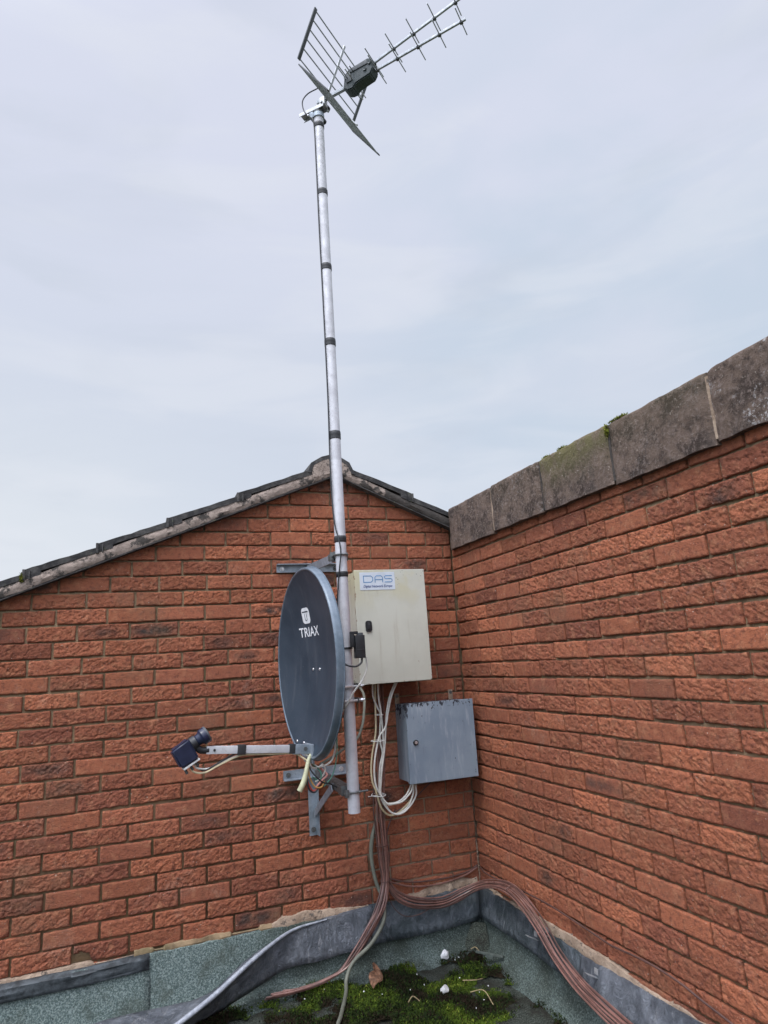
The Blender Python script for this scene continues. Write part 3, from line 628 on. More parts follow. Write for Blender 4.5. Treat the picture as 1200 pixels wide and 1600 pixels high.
lleft = [(-0.611,-0.014,0.292),(-0.845,-0.014,0.276),(-1.061,-0.036,0.241),(-1.231,-0.090,0.199),(-1.395,-0.150,0.129),(-1.557,-0.130,0.106),(-1.743,-0.120,0.105),(-1.99,-0.120,0.09)]
lead_piece('lead_flashing', 'blue grey lead sheet peeled off the gable wall, twisting down left of the cables', lleft, ridge, rlow, 0.005, None, 1)
mb = MB(); mb.tube([(p[0], p[1]-0.002, p[2]+0.004) for p in ridge[1:]], 0.009, 'lead_edge', 10, sub=10, radii=[0.003, 0.007, 0.010, 0.011, 0.011, 0.010, 0.008]); mb.build('rolled_edge', bpy.data.objects['lead_flashing'])
lead_piece('lead_flashing', 'lead strip along the foot of the gable wall between the cable bundle and the corner',
    [(-0.01,-0.010,0.288),(-0.3,-0.010,0.284),(-0.625,-0.010,0.290)], [(-0.012,-0.020,0.280),(-0.3,-0.022,0.276),(-0.625,-0.022,0.283)], [(-0.05,-0.052,0.136),(-0.3,-0.054,0.130),(-0.625,-0.050,0.132)], 0.006, None, 2, 'corner_lead')
lead_piece('lead_flashing', 'lead strip at the foot of the parapet wall by the corner, behind the brown cables',
    [(-0.008,-0.02,0.285),(-0.008,-0.45,0.272),(-0.008,-0.895,0.255)], [(-0.018,-0.02,0.278),(-0.018,-0.45,0.264),(-0.018,-0.895,0.248)], [(-0.048,-0.05,0.150),(-0.052,-0.45,0.160),(-0.052,-0.895,0.142)], 0.006, None, 3, 'corner_lead')
lead_piece('lead_flashing', 'longer lead strip at the parapet wall foot, beyond the seam by the clips',
    [(-0.007,-0.88,0.257),(-0.007,-1.6,0.268),(-0.007,-3.0,0.268)], [(-0.020,-0.88,0.250),(-0.020,-1.6,0.26),(-0.020,-3.0,0.26)], [(-0.056,-0.88,0.140),(-0.054,-1.6,0.150),(-0.052,-3.0,0.15)], 0.004, None, 4)
lead_piece('lead_flashing', 'ragged lead strip darkened for the shadowed gap under the bricks, ending at the felt seam',
    [(-1.636,-0.008,0.277),(-2.0,-0.008,0.275),(-2.6,-0.008,0.273)], [(-1.636,-0.034,0.268),(-2.0,-0.036,0.262),(-2.6,-0.034,0.264)], [(-1.638,-0.036,0.222),(-2.0,-0.036,0.214),(-2.6,-0.034,0.218)], 0.006, None, 5, 'shadow_lead')

# ------------------------------------------------------------------ moss
def moss_mass():
    rs = np.random.default_rng(5)
    V, F, T = [], [], []
    def dens(x, y):
        d = float(fbm(np.array(x*5.5+20), np.array(y*5.5+31), 4))
        return d+0.08*min(1, max(0, (-0.75-x)/0.3))
    def inside(x, y):
        # moss hugs the foot of the upstands and thins out towards the camera
        if x > -0.075 or y > -0.055: return 0
        a = 1.0
        if x < -1.5: a *= max(0, 1-(-1.5-x)/0.25)
        if y < -0.62: a *= max(0, 1-(-0.62-y)/0.4)
        if x > -0.42 and y < -0.33: a *= 0.45
        return a
    n = 0; tries = 0
    while n < 34000 and tries < 500000:
        tries += 1
        x, y = rs.uniform(-1.75, -0.07), rs.uniform(-1.1, -0.05); a = inside(x, y); d = dens(x, y)
        if rs.random() > a*min(1, max(0, (d-0.37)*4.5)): continue
        green = float(fbm(np.array(x*9+70), np.array(y*9+11), 3)); hgt = 0.005+max(0, d-0.36)*0.085*a
        bright = np.clip((green-0.44)*3.2+rs.normal(0, 0.3), 0, 1); brown = 1.0 if rs.random() < np.clip((0.52-green)*3.5, 0.10, 0.75) else 0.0
        for _ in range(3):
            z = hgt*rs.uniform(0.3, 1.0); th = rs.uniform(0, 2*PI); tilt = rs.uniform(0.2, 1.2); L = rs.uniform(0.004, 0.011); w = rs.uniform(0.0016, 0.0034)
            bx, by = x+rs.normal(0, 0.006), y+rs.normal(0, 0.006)
            dx, dy, dz = math.cos(th)*math.sin(tilt)*L, math.sin(th)*math.sin(tilt)*L, math.cos(tilt)*L; px, py = -math.sin(th)*w, math.cos(th)*w
            b = len(V); V += [(bx-px, by-py, z), (bx+px, by+py, z), (bx+dx*0.6+px*0.7, by+dy*0.6+py*0.7, z+dz*0.7), (bx+dx, by+dy, z+dz)]
            F += [(b, b+1, b+2, b+3)]; T += [(bright*0.85, brown, 0.35 if (bright > 0.85 and rs.random() < 0.25) else 0, 1)]*4
        n += 1
    # cushions below the blades
    xs_ = np.linspace(-1.75, -0.06, 240); ys_ = np.linspace(-1.05, -0.045, 150); XX, YY = np.meshgrid(xs_, ys_)
    A = np.vectorize(inside)(XX, YY); D = fbm(XX*5.5+20, YY*5.5+31, 4)+0.08*np.clip((-0.75-XX)/0.3, 0, 1); Zc = np.maximum(0, D-0.36)*0.085*A+(fbm(XX*60, YY*60, 3)-0.5)*0.010-0.006-0.02*(A <= 0)
    G = fbm(XX*9+70, YY*9+11, 3); b = len(V); idx = np.arange(XX.size).reshape(XX.shape)+b
    V += [tuple(v) for v in np.stack([XX, YY, Zc], -1).reshape(-1, 3)]
    keep = ((D[:-1, :-1] > 0.42) & (A[:-1, :-1] > 0.05))
    q = np.stack([idx[:-1, :-1], idx[:-1, 1:], idx[1:, 1:], idx[1:, :-1]], -1)[keep]; F += [tuple(f) for f in q]
    br = np.clip((G-0.38)*2.6, 0, 0.8); bn_ = np.clip((0.50-G)*5, 0, 1); T += [(u, v, 0, 1) for u, v in zip(br.ravel(), bn_.ravel())]
    mb = MB(); mb.raw(V, F, 'moss', False); mb.tint = T
    return mb.build('moss')
tag(moss_mass(), 'green and brown moss spread over the felt in the corner of the flat roof', 'moss', kind='stuff')
def moss_tuft(c, ext, label, n=500, bright=0.6):
    rs = np.random.default_rng(int(abs(c[1])*1000)); V, F, T = [], [], []
    for _ in range(n):
        p = rs.normal(0, 1, 3); p = p/np.linalg.norm(p)*rs.random()**0.4; x, y, z = (np.array(c)+p*np.array(ext))
        th = rs.uniform(0, 2*PI); L = rs.uniform(0.004, 0.010); w = 0.0022; tl = rs.uniform(0, 1.4)
        d = np.array([math.cos(th)*math.sin(tl), math.sin(th)*math.sin(tl), math.cos(tl)])*L; s = np.array([-math.sin(th), math.cos(th), 0])*w; b = len(V)
        q = np.array([x, y, z]); V += [q-s, q+s, q+d*0.6+s*0.7, q+d]; F.append((b, b+1, b+2, b+3)); T += [(np.clip(bright+rs.normal(0, 0.2), 0, 1), 1.0 if rs.random() < 0.12 else 0.0, max(0, rs.normal(0.55, 0.3)), 1)]*4
    mb = MB(); mb.raw(V, F, 'moss'); mb.tint = T; tag(mb.build('moss_tuft'), label, 'moss', 'moss tufts on the coping')
moss_tuft((-0.026, -1.472, 2.258), (0.008, 0.013, 0.030), 'bright moss tuft hanging in the joint between the green slab and the big brown slab', 170, 0.75)
moss_tuft((-0.010, -1.53, 2.288), (0.018, 0.060, 0.004), 'flat moss strip along the top edge of the large brown coping slab', 400, 0.6)
moss_tuft((-0.010, -1.17, 2.288), (0.016, 0.035, 0.008), 'moss cushion on the top edge of the green coping slab', 300, 0.6)
moss_tuft((-0.012, -1.05, 2.284), (0.014, 0.030, 0.009), 'dark moss clump at the far end of the green coping slab', 300, 0.5)
moss_tuft((-2.205, -0.055, 1.928), (0.012, 0.008, 0.025), 'dark moss clump on the lowest roof edge joint in view', 350, 0.25)

# ------------------------------------------------------------------ mast
PX, PY = -0.851, -0.600
PR = 0.0254
mast = empty('antenna_mast', 'tall bare metal mast bound with black tape, standing off the brick gable', 'mast', (PX, PY, 0.847))
mb = MB(); mb.tube([(PX, PY, 0.847+i*(4.31-0.847)/24) for i in range(25)], PR, 'pole', 32, False)
mb.tube([(PX, PY, 0.847+i*(4.31-0.847)/24) for i in range(25)][::-1], PR-0.003, 'galv_dark', 24, False)
mb.lathe((PX, PY, 4.312), (0, 0, 1), [(-0.01, PR+0.0012), (0.002, PR+0.0012), (0.005, PR*0.8), (0.006, 0.0005)], 'greyplastic'); mb.build('pole', mast)
for z, h in ((4.224, 0.030), (3.817, 0.032), (3.385, 0.034), (2.975, 0.038), (2.499, 0.040), (2.002, 0.030), (1.842, 0.024)):
    mb = MB(); pr_ = [(-h/2, PR+0.0005), (-h/2+0.002, PR+0.0022), (-h*0.1, PR+0.0026), (-h*0.08, PR+0.0016), (h*0.1, PR+0.0028), (h/2-0.002, PR+0.002), (h/2, PR+0.0005)]
    mb.lathe((PX, PY, z), (0, 0, 1), pr_, 'tape'); mb.build('tape_band', mast)
# thin black down-lead taped to the left of the mast
dl = [(-0.902,-0.553,4.335),(-0.915,-0.56,4.37),(-0.905,-0.58,4.42),(-0.875,-0.62,4.43)]
mb = MB(); mb.tube([(-0.86,-0.64,4.425),(-0.900,-0.585,4.432),(-0.925,-0.565,4.395),(-0.918,-0.565,4.335),(-0.898,-0.59,4.285),(-0.880,-0.605,4.23),(-0.8785,-0.607,4.0),(-0.8795,-0.607,3.6),(-0.8785,-0.608,3.2),(-0.8785,-0.608,2.7),(-0.883,-0.606,2.35),(-0.880,-0.61,2.10),(-0.866,-0.632,1.99),(-0.862,-0.634,1.93),(-0.872,-0.626,1.85),(-0.882,-0.618,1.74),(-0.889,-0.610,1.60),(-0.889,-0.605,1.45)], 0.0033, 'black', 8, sub=6)
tag(mb.build('coaxial_cable'), 'thin black cable running down the left of the mast under the tape', 'cable')
# brackets
def angle(mb, p0, p1, a, b, wa, wb, th, mat):
    """L section from p0 to p1 with legs along a (wa) and b (wb)"""
    p0, p1, a, b = (Vector(q) for q in (p0, p1, a, b)); prof = [(0, 0), (wa, 0), (wa, th), (th, th), (th, wb), (0, wb)]
    n = 6; vs = [p0+a*x+b*y for x, y in prof]+[p1+a*x+b*y for x, y in prof]
    mb.raw(vs, [(0, 1, 2, 3), (0, 3, 4, 5), (9, 8, 7, 6), (11, 10, 9, 6)]+[(i, (i+1) % 6, 6+(i+1) % 6, 6+i) for i in range(6)], mat)
def bolt(p, axis, r, h, parent, mat='galv_dark', name='bolt'):
    mb = MB(); mb.lathe(p, axis, [(0, r*1.7), (h*0.25, r*1.7), (h*0.25, r*1.15)], mat, 16); mb.lathe(p, axis, [(h*0.2, r), (h, r), (h, 0.0003)], mat, 6); return mb.build(name, parent)
def pole_clamp(parent, z, name='pole_clamp', mat='galv_dark', x=PX, y=PY, ln=0.05):
    mb = MB(); pts = []
    for k in range(17):
        th = PI*k/16; pts.append((x-(PR+0.005)*math.cos(th), y-(PR+0.005)*math.sin(th), z))
    pts = [(pts[0][0], y+ln, z)]+pts+[(pts[-1][0], y+ln, z)]; mb.tube(pts, 0.004, mat, 8)
    mb.box((x, y+PR+0.012, z), (0.085, 0.006, 0.04), mat, bev=0.002)
    for s in (-1, 1): mb.lathe((x+s*(PR+0.005), y+PR+0.015, z), (0, 1, 0), [(0, 0.009), (0.008, 0.009), (0.008, 0.0005)], mat, 6)
    return mb.build(name, parent)
tb = empty('wall_bracket', 'upper steel bracket, a bar behind the dish top with an arm to the mast', 'bracket', (PX, 0, 1.96))
mb = MB(); angle(mb, (-1.028, -0.004, 1.94), (-0.682, -0.004, 1.94), (0, -1, 0), (0, 0, 1), 0.004, 0.042, 0.004, 'galv'); angle(mb, (-1.028, -0.008, 1.982), (-0.682, -0.008, 1.982), (0, -1, 0), (0, 0, -1), 0.03, 0.004, 0.004, 'galv'); mb.build('wall_bar', tb)
mb = MB(); angle(mb, (PX-0.018, -0.01, 1.975), (PX-0.018, -0.60, 1.945), (1, 0, 0), (0, 0, -1), 0.038, 0.040, 0.004, 'galv'); mb.build('arm', tb)
bolt((-1.00, -0.008, 1.958), (0, -1, 0), 0.007, 0.012, tb, 'zinc'); bolt((-0.71, -0.008, 1.958), (0, -1, 0), 0.007, 0.016, tb)
pole_clamp(tb, 1.93, ln=0.055)
mb = MB(); mb.box((PX-0.02, -0.545, 1.935), (0.012, 0.07, 0.035), 'galv_dark', bev=0.003); mb.box((PX-0.03, -0.53, 1.93), (0.02, 0.02, 0.03), 'galv_dark', bev=0.003); mb.build('clamp_jaw', tb)
kb = empty('wall_bracket', 'lower steel bracket below the dish with a vertical leg and diagonal strut', 'bracket', (PX, 0, 0.93))
mb = MB(); angle(mb, (-1.025, -0.004, 0.912), (-0.70, -0.004, 0.912), (0, -1, 0), (0, 0, 1), 0.004, 0.044, 0.004, 'galv'); angle(mb, (-1.025, -0.008, 0.912), (-0.70, -0.008, 0.912), (0, -1, 0), (0, 0, 1), 0.032, 0.004, 0.004, 'galv'); mb.build('wall_bar', kb)
mb = MB(); angle(mb, (-0.905, -0.009, 0.645), (-0.905, -0.009, 0.955), (1, 0, 0), (0, -1, 0), 0.044, 0.004, 0.004, 'galv'); angle(mb, (-0.861, -0.013, 0.645), (-0.861, -0.013, 0.905), (-1, 0, 0), (0, -1, 0), 0.004, 0.036, 0.004, 'galv'); mb.build('vertical_bar', kb)
mb = MB(); angle(mb, (PX-0.018, -0.014, 0.945), (PX-0.018, -0.60, 0.935), (1, 0, 0), (0, 0, -1), 0.036, 0.036, 0.004, 'galv_dark'); mb.build('arm', kb)
mb = MB(); angle(mb, (-0.882, -0.016, 0.760), (-0.882, -0.36, 0.93), (1, 0, 0), (0, -0.44, -0.9), 0.034, 0.034, 0.004, 'galv'); mb.build('strut', kb)
bolt((-0.885, -0.013, 0.672), (0, -1, 0), 0.007, 0.012, kb); bolt((-1.00, -0.008, 0.934), (0, -1, 0), 0.007, 0.012, kb); bolt((-0.73, -0.008, 0.934), (0, -1, 0), 0.007, 0.012, kb, 'zinc')
pole_clamp(kb, 0.93, ln=0.055)
mb = MB(); mb.cyl((PX-0.045, -0.62, 0.928), (PX+0.055, -0.63, 0.932), 0.004, 'galv_dark', 8); mb.box((PX-0.035, -0.625, 0.928), (0.016, 0.016, 0.03), 'galv_dark', bev=0.003); mb.box((PX-0.03, -0.55, 0.93), (0.03, 0.05, 0.03), 'galv_dark', bev=0.004); mb.build('clamp_jaw', kb)

# ------------------------------------------------------------------ satellite dish
A = R(83.5); TX = Vector((math.cos(A), -math.sin(A), 0)); NX = Vector((-math.sin(A), -math.cos(A), 0)); ZU = Vector((0, 0, 1))
DC = Vector((-1.037, -0.600, 1.474)); DA, DB, DD = 0.350, 0.386, 0.066
def dish_pt(s, v, lift=0.0):
    q = 1-(s/DA)**2-(v/DB)**2
    return DC+TX*s+ZU*v-NX*(DD*q-lift)
dish = empty('satellite_dish', 'charcoal oval satellite dish with white logo, feed arm reaching out over the bricks', 'satellite dish', DC[:])
mb = MB(); nr, nt = 22, 96; vs = []; fs = []
for i in range(nr+1):
    for k in range(nt):
        th = 2*PI*k/nt; vs.append(dish_pt(DA*i/nr*math.cos(th), DB*i/nr*math.sin(th)))
for i in range(1, nr):
    for k in range(nt): k2 = (k+1) % nt; fs.append((i*nt+k, (i+1)*nt+k, (i+1)*nt+k2, i*nt+k2))
for k in range(nt): fs.append((0, nt+k, nt+(k+1) % nt))
mb.raw(vs, fs, 'dish', True)
vs = []; fs = []
for i in range(nr+1):
    for k in range(nt):
        th = 2*PI*k/nt; vs.append(dish_pt(DA*i/nr*math.cos(th), DB*i/nr*math.sin(th))-NX*0.003)
for i in range(1, nr):
    for k in range(nt): k2 = (k+1) % nt; fs.append((i*nt+k, i*nt+k2, (i+1)*nt+k2, (i+1)*nt+k))
for k in range(nt): fs.append((0, nt+(k+1) % nt, nt+k))
mb.raw(vs, fs, 'dish', True); refl = mb.build('reflector', dish)
mb = MB(); prof = [(0.0, -0.001), (0.004, 0.003), (0.009, 0.003), (0.012, 0.0), (0.014, -0.008), (0.016, -0.024), (0.020, -0.026), (0.0195, -0.029), (0.013, -0.027), (0.011, -0.008), (0.0, -0.004)]
vs = []; fs = []; m = len(prof)
for k in range(nt):
    th = 2*PI*k/nt; e = TX*math.cos(th)+ZU*math.sin(th)
    nrm = (TX*(math.cos(th)/DA)+ZU*(math.sin(th)/DB)).normalized()
    for (o_, h_) in prof: vs.append(DC+TX*(DA*math.cos(th))+ZU*(DB*math.sin(th))+nrm*o_+NX*h_)
for k in range(nt):
    k2 = (k+1) % nt
    for j in range(m): j2 = (j+1) % m; fs.append((k*m+j, k2*m+j, k2*m+j2, k*m+j2))
mb.raw(vs, fs, 'dishrim', True); mb.build('rim', dish)
# printed logo and name, lying on the curved face
def font_mesh(txt, size, shear=0.0, extrude=0.0, space=1.0, bold=0.0):
    cu = bpy.data.curves.new('lettering', 'FONT'); cu.body = txt; cu.size = size; cu.align_x = 'CENTER'; cu.align_y = 'CENTER'; cu.shear = shear; cu.space_character = space; cu.offset = bold; cu.extrude = extrude
    o = bpy.data.objects.new('lettering', cu); COL.objects.link(o)
    dg = bpy.context.evaluated_depsgraph_get(); me = bpy.data.meshes.new_from_object(o.evaluated_get(dg))
    vs = [v.co.copy() for v in me.vertices]; fs = [tuple(p.vertices) for p in me.polygons]
    bpy.data.objects.remove(o); bpy.data.curves.remove(cu); bpy.data.meshes.remove(me); return vs, fs
vs, fs = font_mesh('TRIAX', 0.058, 0, 0, 1.02, 0.0008); w = max(v.x for v in vs)-min(v.x for v in vs); k = 0.200/w
mb = MB(); mb.raw([dish_pt(-0.070+v.x*k, 0.124+v.y, 0.0016) for v in vs], fs, 'print_white'); mb.build('lettering', refl)
def rrect(cx, cy, w_, h_, r_, n=6):
    out = []
    for (sx, sy, a0) in ((1, 1, 0), (-1, 1, 90), (-1, -1, 180), (1, -1, 270)):
        for i in range(n+1): th = R(a0+90*i/n); out.append((cx+sx*(w_/2-r_)+r_*math.cos(th), cy+sy*(h_/2-r_)+r_*math.sin(th)))
    return out
mb = MB(); pts = rrect(-0.082, 0.198, 0.078, 0.070, 0.020); mb.raw([dish_pt(-0.082, 0.198, 0.0014)]+[dish_pt(x, y, 0.0014) for x, y in pts], [(0, 1+i, 1+(i+1) % len(pts)) for i in range(len(pts))], 'print_white')
def ribbon(poly, wid, f):
    vs, fs = [], []
    for i, p in enumerate(poly):
        a = Vector(poly[max(i-1, 0)]); b = Vector(poly[min(i+1, len(poly)-1)]); d = (b-a).normalized(); nn = Vector((-d.y, d.x))*wid/2
        for s in (-1, 1): q = Vector(p)+nn*s; vs.append(f(q.x, q.y))
    return vs, [(2*i, 2*i+1, 2*i+3, 2*i+2) for i in range(len(poly)-1)]
for poly, wd in (([(-0.112, 0.215), (-0.055, 0.215)], 0.0055), ([(-0.093, 0.206), (-0.093, 0.180), (-0.084, 0.176)], 0.004), ([(-0.074, 0.206), (-0.074, 0.180), (-0.084, 0.176)], 0.004)):
    v_, f_ = ribbon(poly, wd, lambda x, y: dish_pt(x, y, 0.0024)); mb.raw(v_, f_, 'dish')
mb.build('logo', refl)
for s, v in ((-0.066, -0.037), (0.007, -0.038), (-0.143, -0.336), (-0.077, -0.339), (-0.118, -0.352)):
    mb = MB(); mb.lathe(dish_pt(s, v, 0.0), NX, [(0, 0.0065), (0.003, 0.0055), (0.004, 0.003), (0.0045, 0.0004)], 'zinc', 14); mb.build('screw', dish)
# back frame and U-bolts on the mast
mb = MB(); mb.box((-0.914, -0.600, 1.335), (0.030, 0.10, 0.22), 'galv_dark', bev=0.006); mb.box((-0.895, -0.60, 1.326), (0.024, 0.11, 0.12), 'galv_dark', bev=0.004); mb.build('back_frame', dish)
for z in (1.356, 1.297):
    mb = MB(); mb.box((-0.848, -0.634, z), (0.11, 0.010, 0.009), 'zinc', bev=0.002); mb.cyl((-0.90, -0.634, z+0.0), (-0.790, -0.636, z+0.001), 0.0042, 'zinc', 10); mb.cyl((-0.90, -0.566, z), (-0.795, -0.566, z), 0.0042, 'zinc', 10)
    for yy in (-0.636, -0.566): mb.lathe((-0.808, yy, z), (1, 0, 0), [(0, 0.0085), (0.008, 0.0085), (0.008, 0.0005)], 'zinc', 6)
    mb.box((-0.818, -0.600, z), (0.005, 0.095, 0.022), 'galv_dark', bev=0.002); mb.build('mast_clamp', dish)
# feed arm
AR = Vector((-1.005, -0.606, 1.118)); AE = Vector((-1.452, -0.660, 1.163)); ad = (AE-AR).normalized()
ax = ad; ay = ZU.cross(ax).normalized(); az_ = ax.cross(ay)
rot = Matrix((ax, ay, az_)).transposed()
mb = MB(); L0 = (Vector((-1.085, -0.616, 1.126))-AR).length
mb.box(AR+ad*((L0+(AE-AR).length)/2), ((AE-AR).length-L0, 0.020, 0.029), 'arm', rot, 0.003); mb.box(AR+ad*((L0+(AE-AR).length)/2)-ay*0.0108, ((AE-AR).length-L0-0.01, 0.002, 0.010), 'galv', rot)
mb.lathe(AE-ad*0.03+ay*0.0122, ay, [(-0.0, 0.005), (0.0008, 0.005), (0.0008, 0.0003)], 'black', 12)
arm = mb.build('feed_arm', dish)
mb = MB(); mb.box(AR+ad*0.045+Vector((0, 0, -0.002)), (0.12, 0.026, 0.038), 'galv', rot, 0.004); mb.box(DC-ZU*0.372-NX*0.004+Vector((0.0, 0, 0.0)), (0.012, 0.10, 0.075), 'galv', Matrix((-NX, TX, ZU)).transposed(), 0.004); mb.lathe(AR+ad*0.05+ay*0.012, ay, [(0, 0.009), (0.004, 0.009), (0.004, 0.0004)], 'galv_dark', 6); mb.build('arm_bracket', dish)
for d_ in (0.105, 0.315):
    mb = MB(); mb.box(AR+ad*d_, (0.034 if d_ > 0.2 else 0.026, 0.027, 0.037), 'tape', rot, 0.004); mb.build('tape_band', arm)
# low noise block: body, neck, feedhorn, holder
FD = (DC+Vector((0, 0, -0.02))-Vector((-1.47, -0.66, 1.215))).normalized(); FP = Vector((-1.462, -0.658, 1.222))
lside = FD.cross(ZU).normalized(); lup = lside.cross(FD); lrot = Matrix((FD, lside, lup)).transposed()
mb = MB(); FP = FP-FD*0.012-Vector((0, 0, 0.008))
mb.lathe(FP-FD*0.045, FD, [(0, 0.0005), (0, 0.017), (0.026, 0.018), (0.030, 0.0215), (0.042, 0.0225), (0.046, 0.026), (0.051, 0.031), (0.068, 0.032), (0.073, 0.0305)], 'navy', 32)
mb.lathe(FP+FD*0.028, FD, [(-0.006, 0.0312), (0.0, 0.0325), (0.003, 0.031), (0.003, 0.026), (-0.002, 0.011), (-0.002, 0.0005)], 'greyplastic', 32)
lnb = mb.build('feedhorn', dish)
mb = MB(); bc = FP-FD*0.078-lup*0.014
bm = bmesh.new(); bmesh.ops.create_cube(bm, size=1.0)
for v in bm.verts:
    tp = 1.0 if v.co.x > 0 else 0.9
    v.co = Vector((v.co.x*0.075, v.co.y*0.050*tp, v.co.z*0.086*tp))
bmesh.ops.bevel(bm, geom=list(bm.edges)+list(bm.verts), offset=0.007, segments=3, affect='EDGES'); bmesh.ops.transform(bm, matrix=lrot.to_4x4(), verts=bm.verts); mb.addbm(bm, 'navy', bc, True)
mb.build('receiver_body', dish)
mb = MB(); mb.box(bc-lup*0.046+FD*0.004, (0.068, 0.044, 0.007), 'whiteplastic', lrot, 0.003)
for s in (-0.024, 0.0, 0.022): mb.cyl(bc-lup*0.048+FD*s, bc-lup*0.070+FD*s, 0.0052, 'galv_dark', 10)
mb.build('connector_plate', dish)
mb = MB(); mb.tube([AE-ad*0.01, AE+ad*0.02, AE+ad*0.045+Vector((0, 0, 0.02)), FP-FD*0.03], 0.013, 'black', 10, sub=4); mb.lathe(FP-FD*0.040, FD, [(0, 0.020), (0.0, 0.026), (0.020, 0.026), (0.020, 0.020)], 'black', 24); mb.build('feed_holder', dish)
def cable(name, pts, r, mat, label, cat='cable', group=None, n=8, sub=6, radii=None):
    mb = MB(); mb.tube(pts, r, mat, n, sub=sub, radii=radii); return tag(mb.build(name), label, cat, group)
lp = [(-1.511,-0.660,1.112),(-1.497,-0.662,1.089),(-1.456,-0.655,1.081),(-1.408,-0.650,1.099),(-1.345,-0.645,1.121),(-1.30,-0.640,1.128),(-1.20,-0.628,1.118),(-1.10,-0.617,1.108),(-1.06,-0.62,1.085),(-1.03,-0.62,1.06)]
cable('receiver_cable', lp, 0.0036, 'creamcable', 'cream cable looping under the feed arm from the dish receiver, lower of the pair')
cable('receiver_cable', [(x+0.012, y+0.004, z+0.009+0.004*math.sin(i)) for i, (x, y, z) in enumerate(lp)], 0.0034, 'whitecable', 'pale cable looping under the feed arm just above the cream one')
cable('receiver_cable', [(-1.488,-0.655,1.120),(-1.475,-0.655,1.095),(-1.445,-0.652,1.092),(-1.40,-0.65,1.112),(-1.34,-0.645,1.136),(-1.30,-0.640,1.138)], 0.0034, 'black', 'black cable looping from the dish receiver up to the feed arm')

# wires hanging at the foot of the dish
cable('cable_tail', [(-1.018,-0.60,1.10),(-1.030,-0.625,1.100),(-1.046,-0.640,1.079),(-1.060,-0.650,1.035),(-1.072,-0.652,1.00),(-1.090,-0.650,0.968)], 0.008, 'yellowgreen', 'thick yellowed cable tail hanging folded below the dish', radii=[0.005, 0.006, 0.008, 0.010, 0.0115, 0.011], n=12)
cable('white_cable', [(-1.04,-0.62,1.085),(-1.036,-0.630,1.055),(-1.010,-0.620,1.043),(-0.942,-0.580,1.051),(-0.918,-0.580,1.091),(-0.908,-0.580,1.150),(-0.890,-0.615,1.246),(-0.871,-0.640,1.285),(-0.839,-0.650,1.335),(-0.799,-0.650,1.380),(-0.778,-0.655,1.43),(-0.780,-0.66,1.475)], 0.0042, 'whitecable', 'white cable from the black amplifier down across the mast to the dish foot')
cable('wire', [(-0.904,-0.580,1.165),(-0.915,-0.600,1.080),(-0.936,-0.600,1.007),(-0.976,-0.600,0.964)], 0.0026, 'greenwire', 'thin green wire hanging from the dish rim towards the lower bracket')
cable('wire', [(-1.054,-0.620,1.050),(-1.054,-0.620,1.036),(-1.050,-0.620,0.998),(-1.030,-0.620,0.957),(-1.008,-0.62,0.965)], 0.0045, 'redwire', 'dark red wire loop below the dish')
cable('wire', [(-1.045,-0.630,1.055),(-1.041,-0.630,1.011),(-1.021,-0.630,0.974),(-0.992,-0.620,0.967),(-0.975,-0.610,0.988)], 0.003, 'orangewire', 'orange wire loop below the dish')
cable('wire', [(-1.012,-0.620,0.972),(-0.985,-0.620,0.995),(-0.966,-0.620,1.012),(-0.981,-0.600,1.032),(-1.0,-0.6,1.04)], 0.0042, 'pinkwire', 'pink wire loop on the mast side of the tangle below the dish')
cable('wire', [(-1.026,-0.620,1.060),(-1.003,-0.620,1.040),(-0.990,-0.620,1.016),(-0.997,-0.610,0.991),(-1.028,-0.620,1.010)], 0.003, 'greenwire', 'curled green wire in the middle of the tangle below the dish')
cable('wire', [(-1.043,-0.622,1.045),(-1.050,-0.622,1.005),(-1.043,-0.622,0.965),(-1.020,-0.622,0.952),(-1.0,-0.62,0.975)], 0.004, 'black', 'black wire loop in the tangle below the dish')
cable('wire', [(-1.030,-0.625,1.070),(-1.005,-0.632,1.048),(-0.985,-0.630,1.055),(-0.972,-0.618,1.03),(-0.99,-0.61,1.00),(-1.015,-0.615,0.99)], 0.0032, 'whitecable', 'white wire curl at the top of the tangle below the dish')
cable('wire', [(-1.050,-0.625,1.070),(-1.035,-0.64,1.035),(-1.01,-0.645,1.005),(-0.985,-0.635,0.985),(-0.955,-0.61,0.975),(-0.92,-0.6,0.955)], 0.003, 'black', 'black wire trailing from the tangle to the lower bracket strut')
cable('grey_hose', [(-0.665,-0.10,1.36),(-0.683,-0.300,1.302),(-0.722,-0.400,1.207),(-0.754,-0.450,1.157),(-0.787,-0.480,1.122),(-0.842,-0.500,1.097),(-0.907,-0.550,1.074),(-0.985,-0.59,1.05)], 0.0062, 'greycable', 'pale grey hose passing behind the mast to the foot of the dish')

# small black amplifier strapped to the mast
amp = empty('amplifier', 'small black amplifier box strapped to the right of the mast', 'amplifier', (-0.81, -0.645, 1.52))
mb = MB(); mb.box((-0.806, -0.655, 1.520), (0.044, 0.032, 0.098), 'black', bev=0.004); mb.box((-0.806, -0.672, 1.508), (0.034, 0.003, 0.002), 'greyplastic'); mb.box((-0.802, -0.655, 1.573), (0.024, 0.022, 0.012), 'greyplastic', bev=0.002); mb.build('case', amp)
mb = MB(); mb.box((-0.836, -0.650, 1.548), (0.016, 0.020, 0.060), 'black', bev=0.003); mb.box((-0.828, -0.652, 1.580), (0.034, 0.018, 0.012), 'black', bev=0.002); mb.build('mounting_tab', amp)
mb = MB(); mb.lathe((PX, PY, 1.517), (0, 0, 1), [(-0.004, PR+0.001), (-0.004, PR+0.004), (0.004, PR+0.004), (0.004, PR+0.001)], 'black'); mb.build('strap', amp)
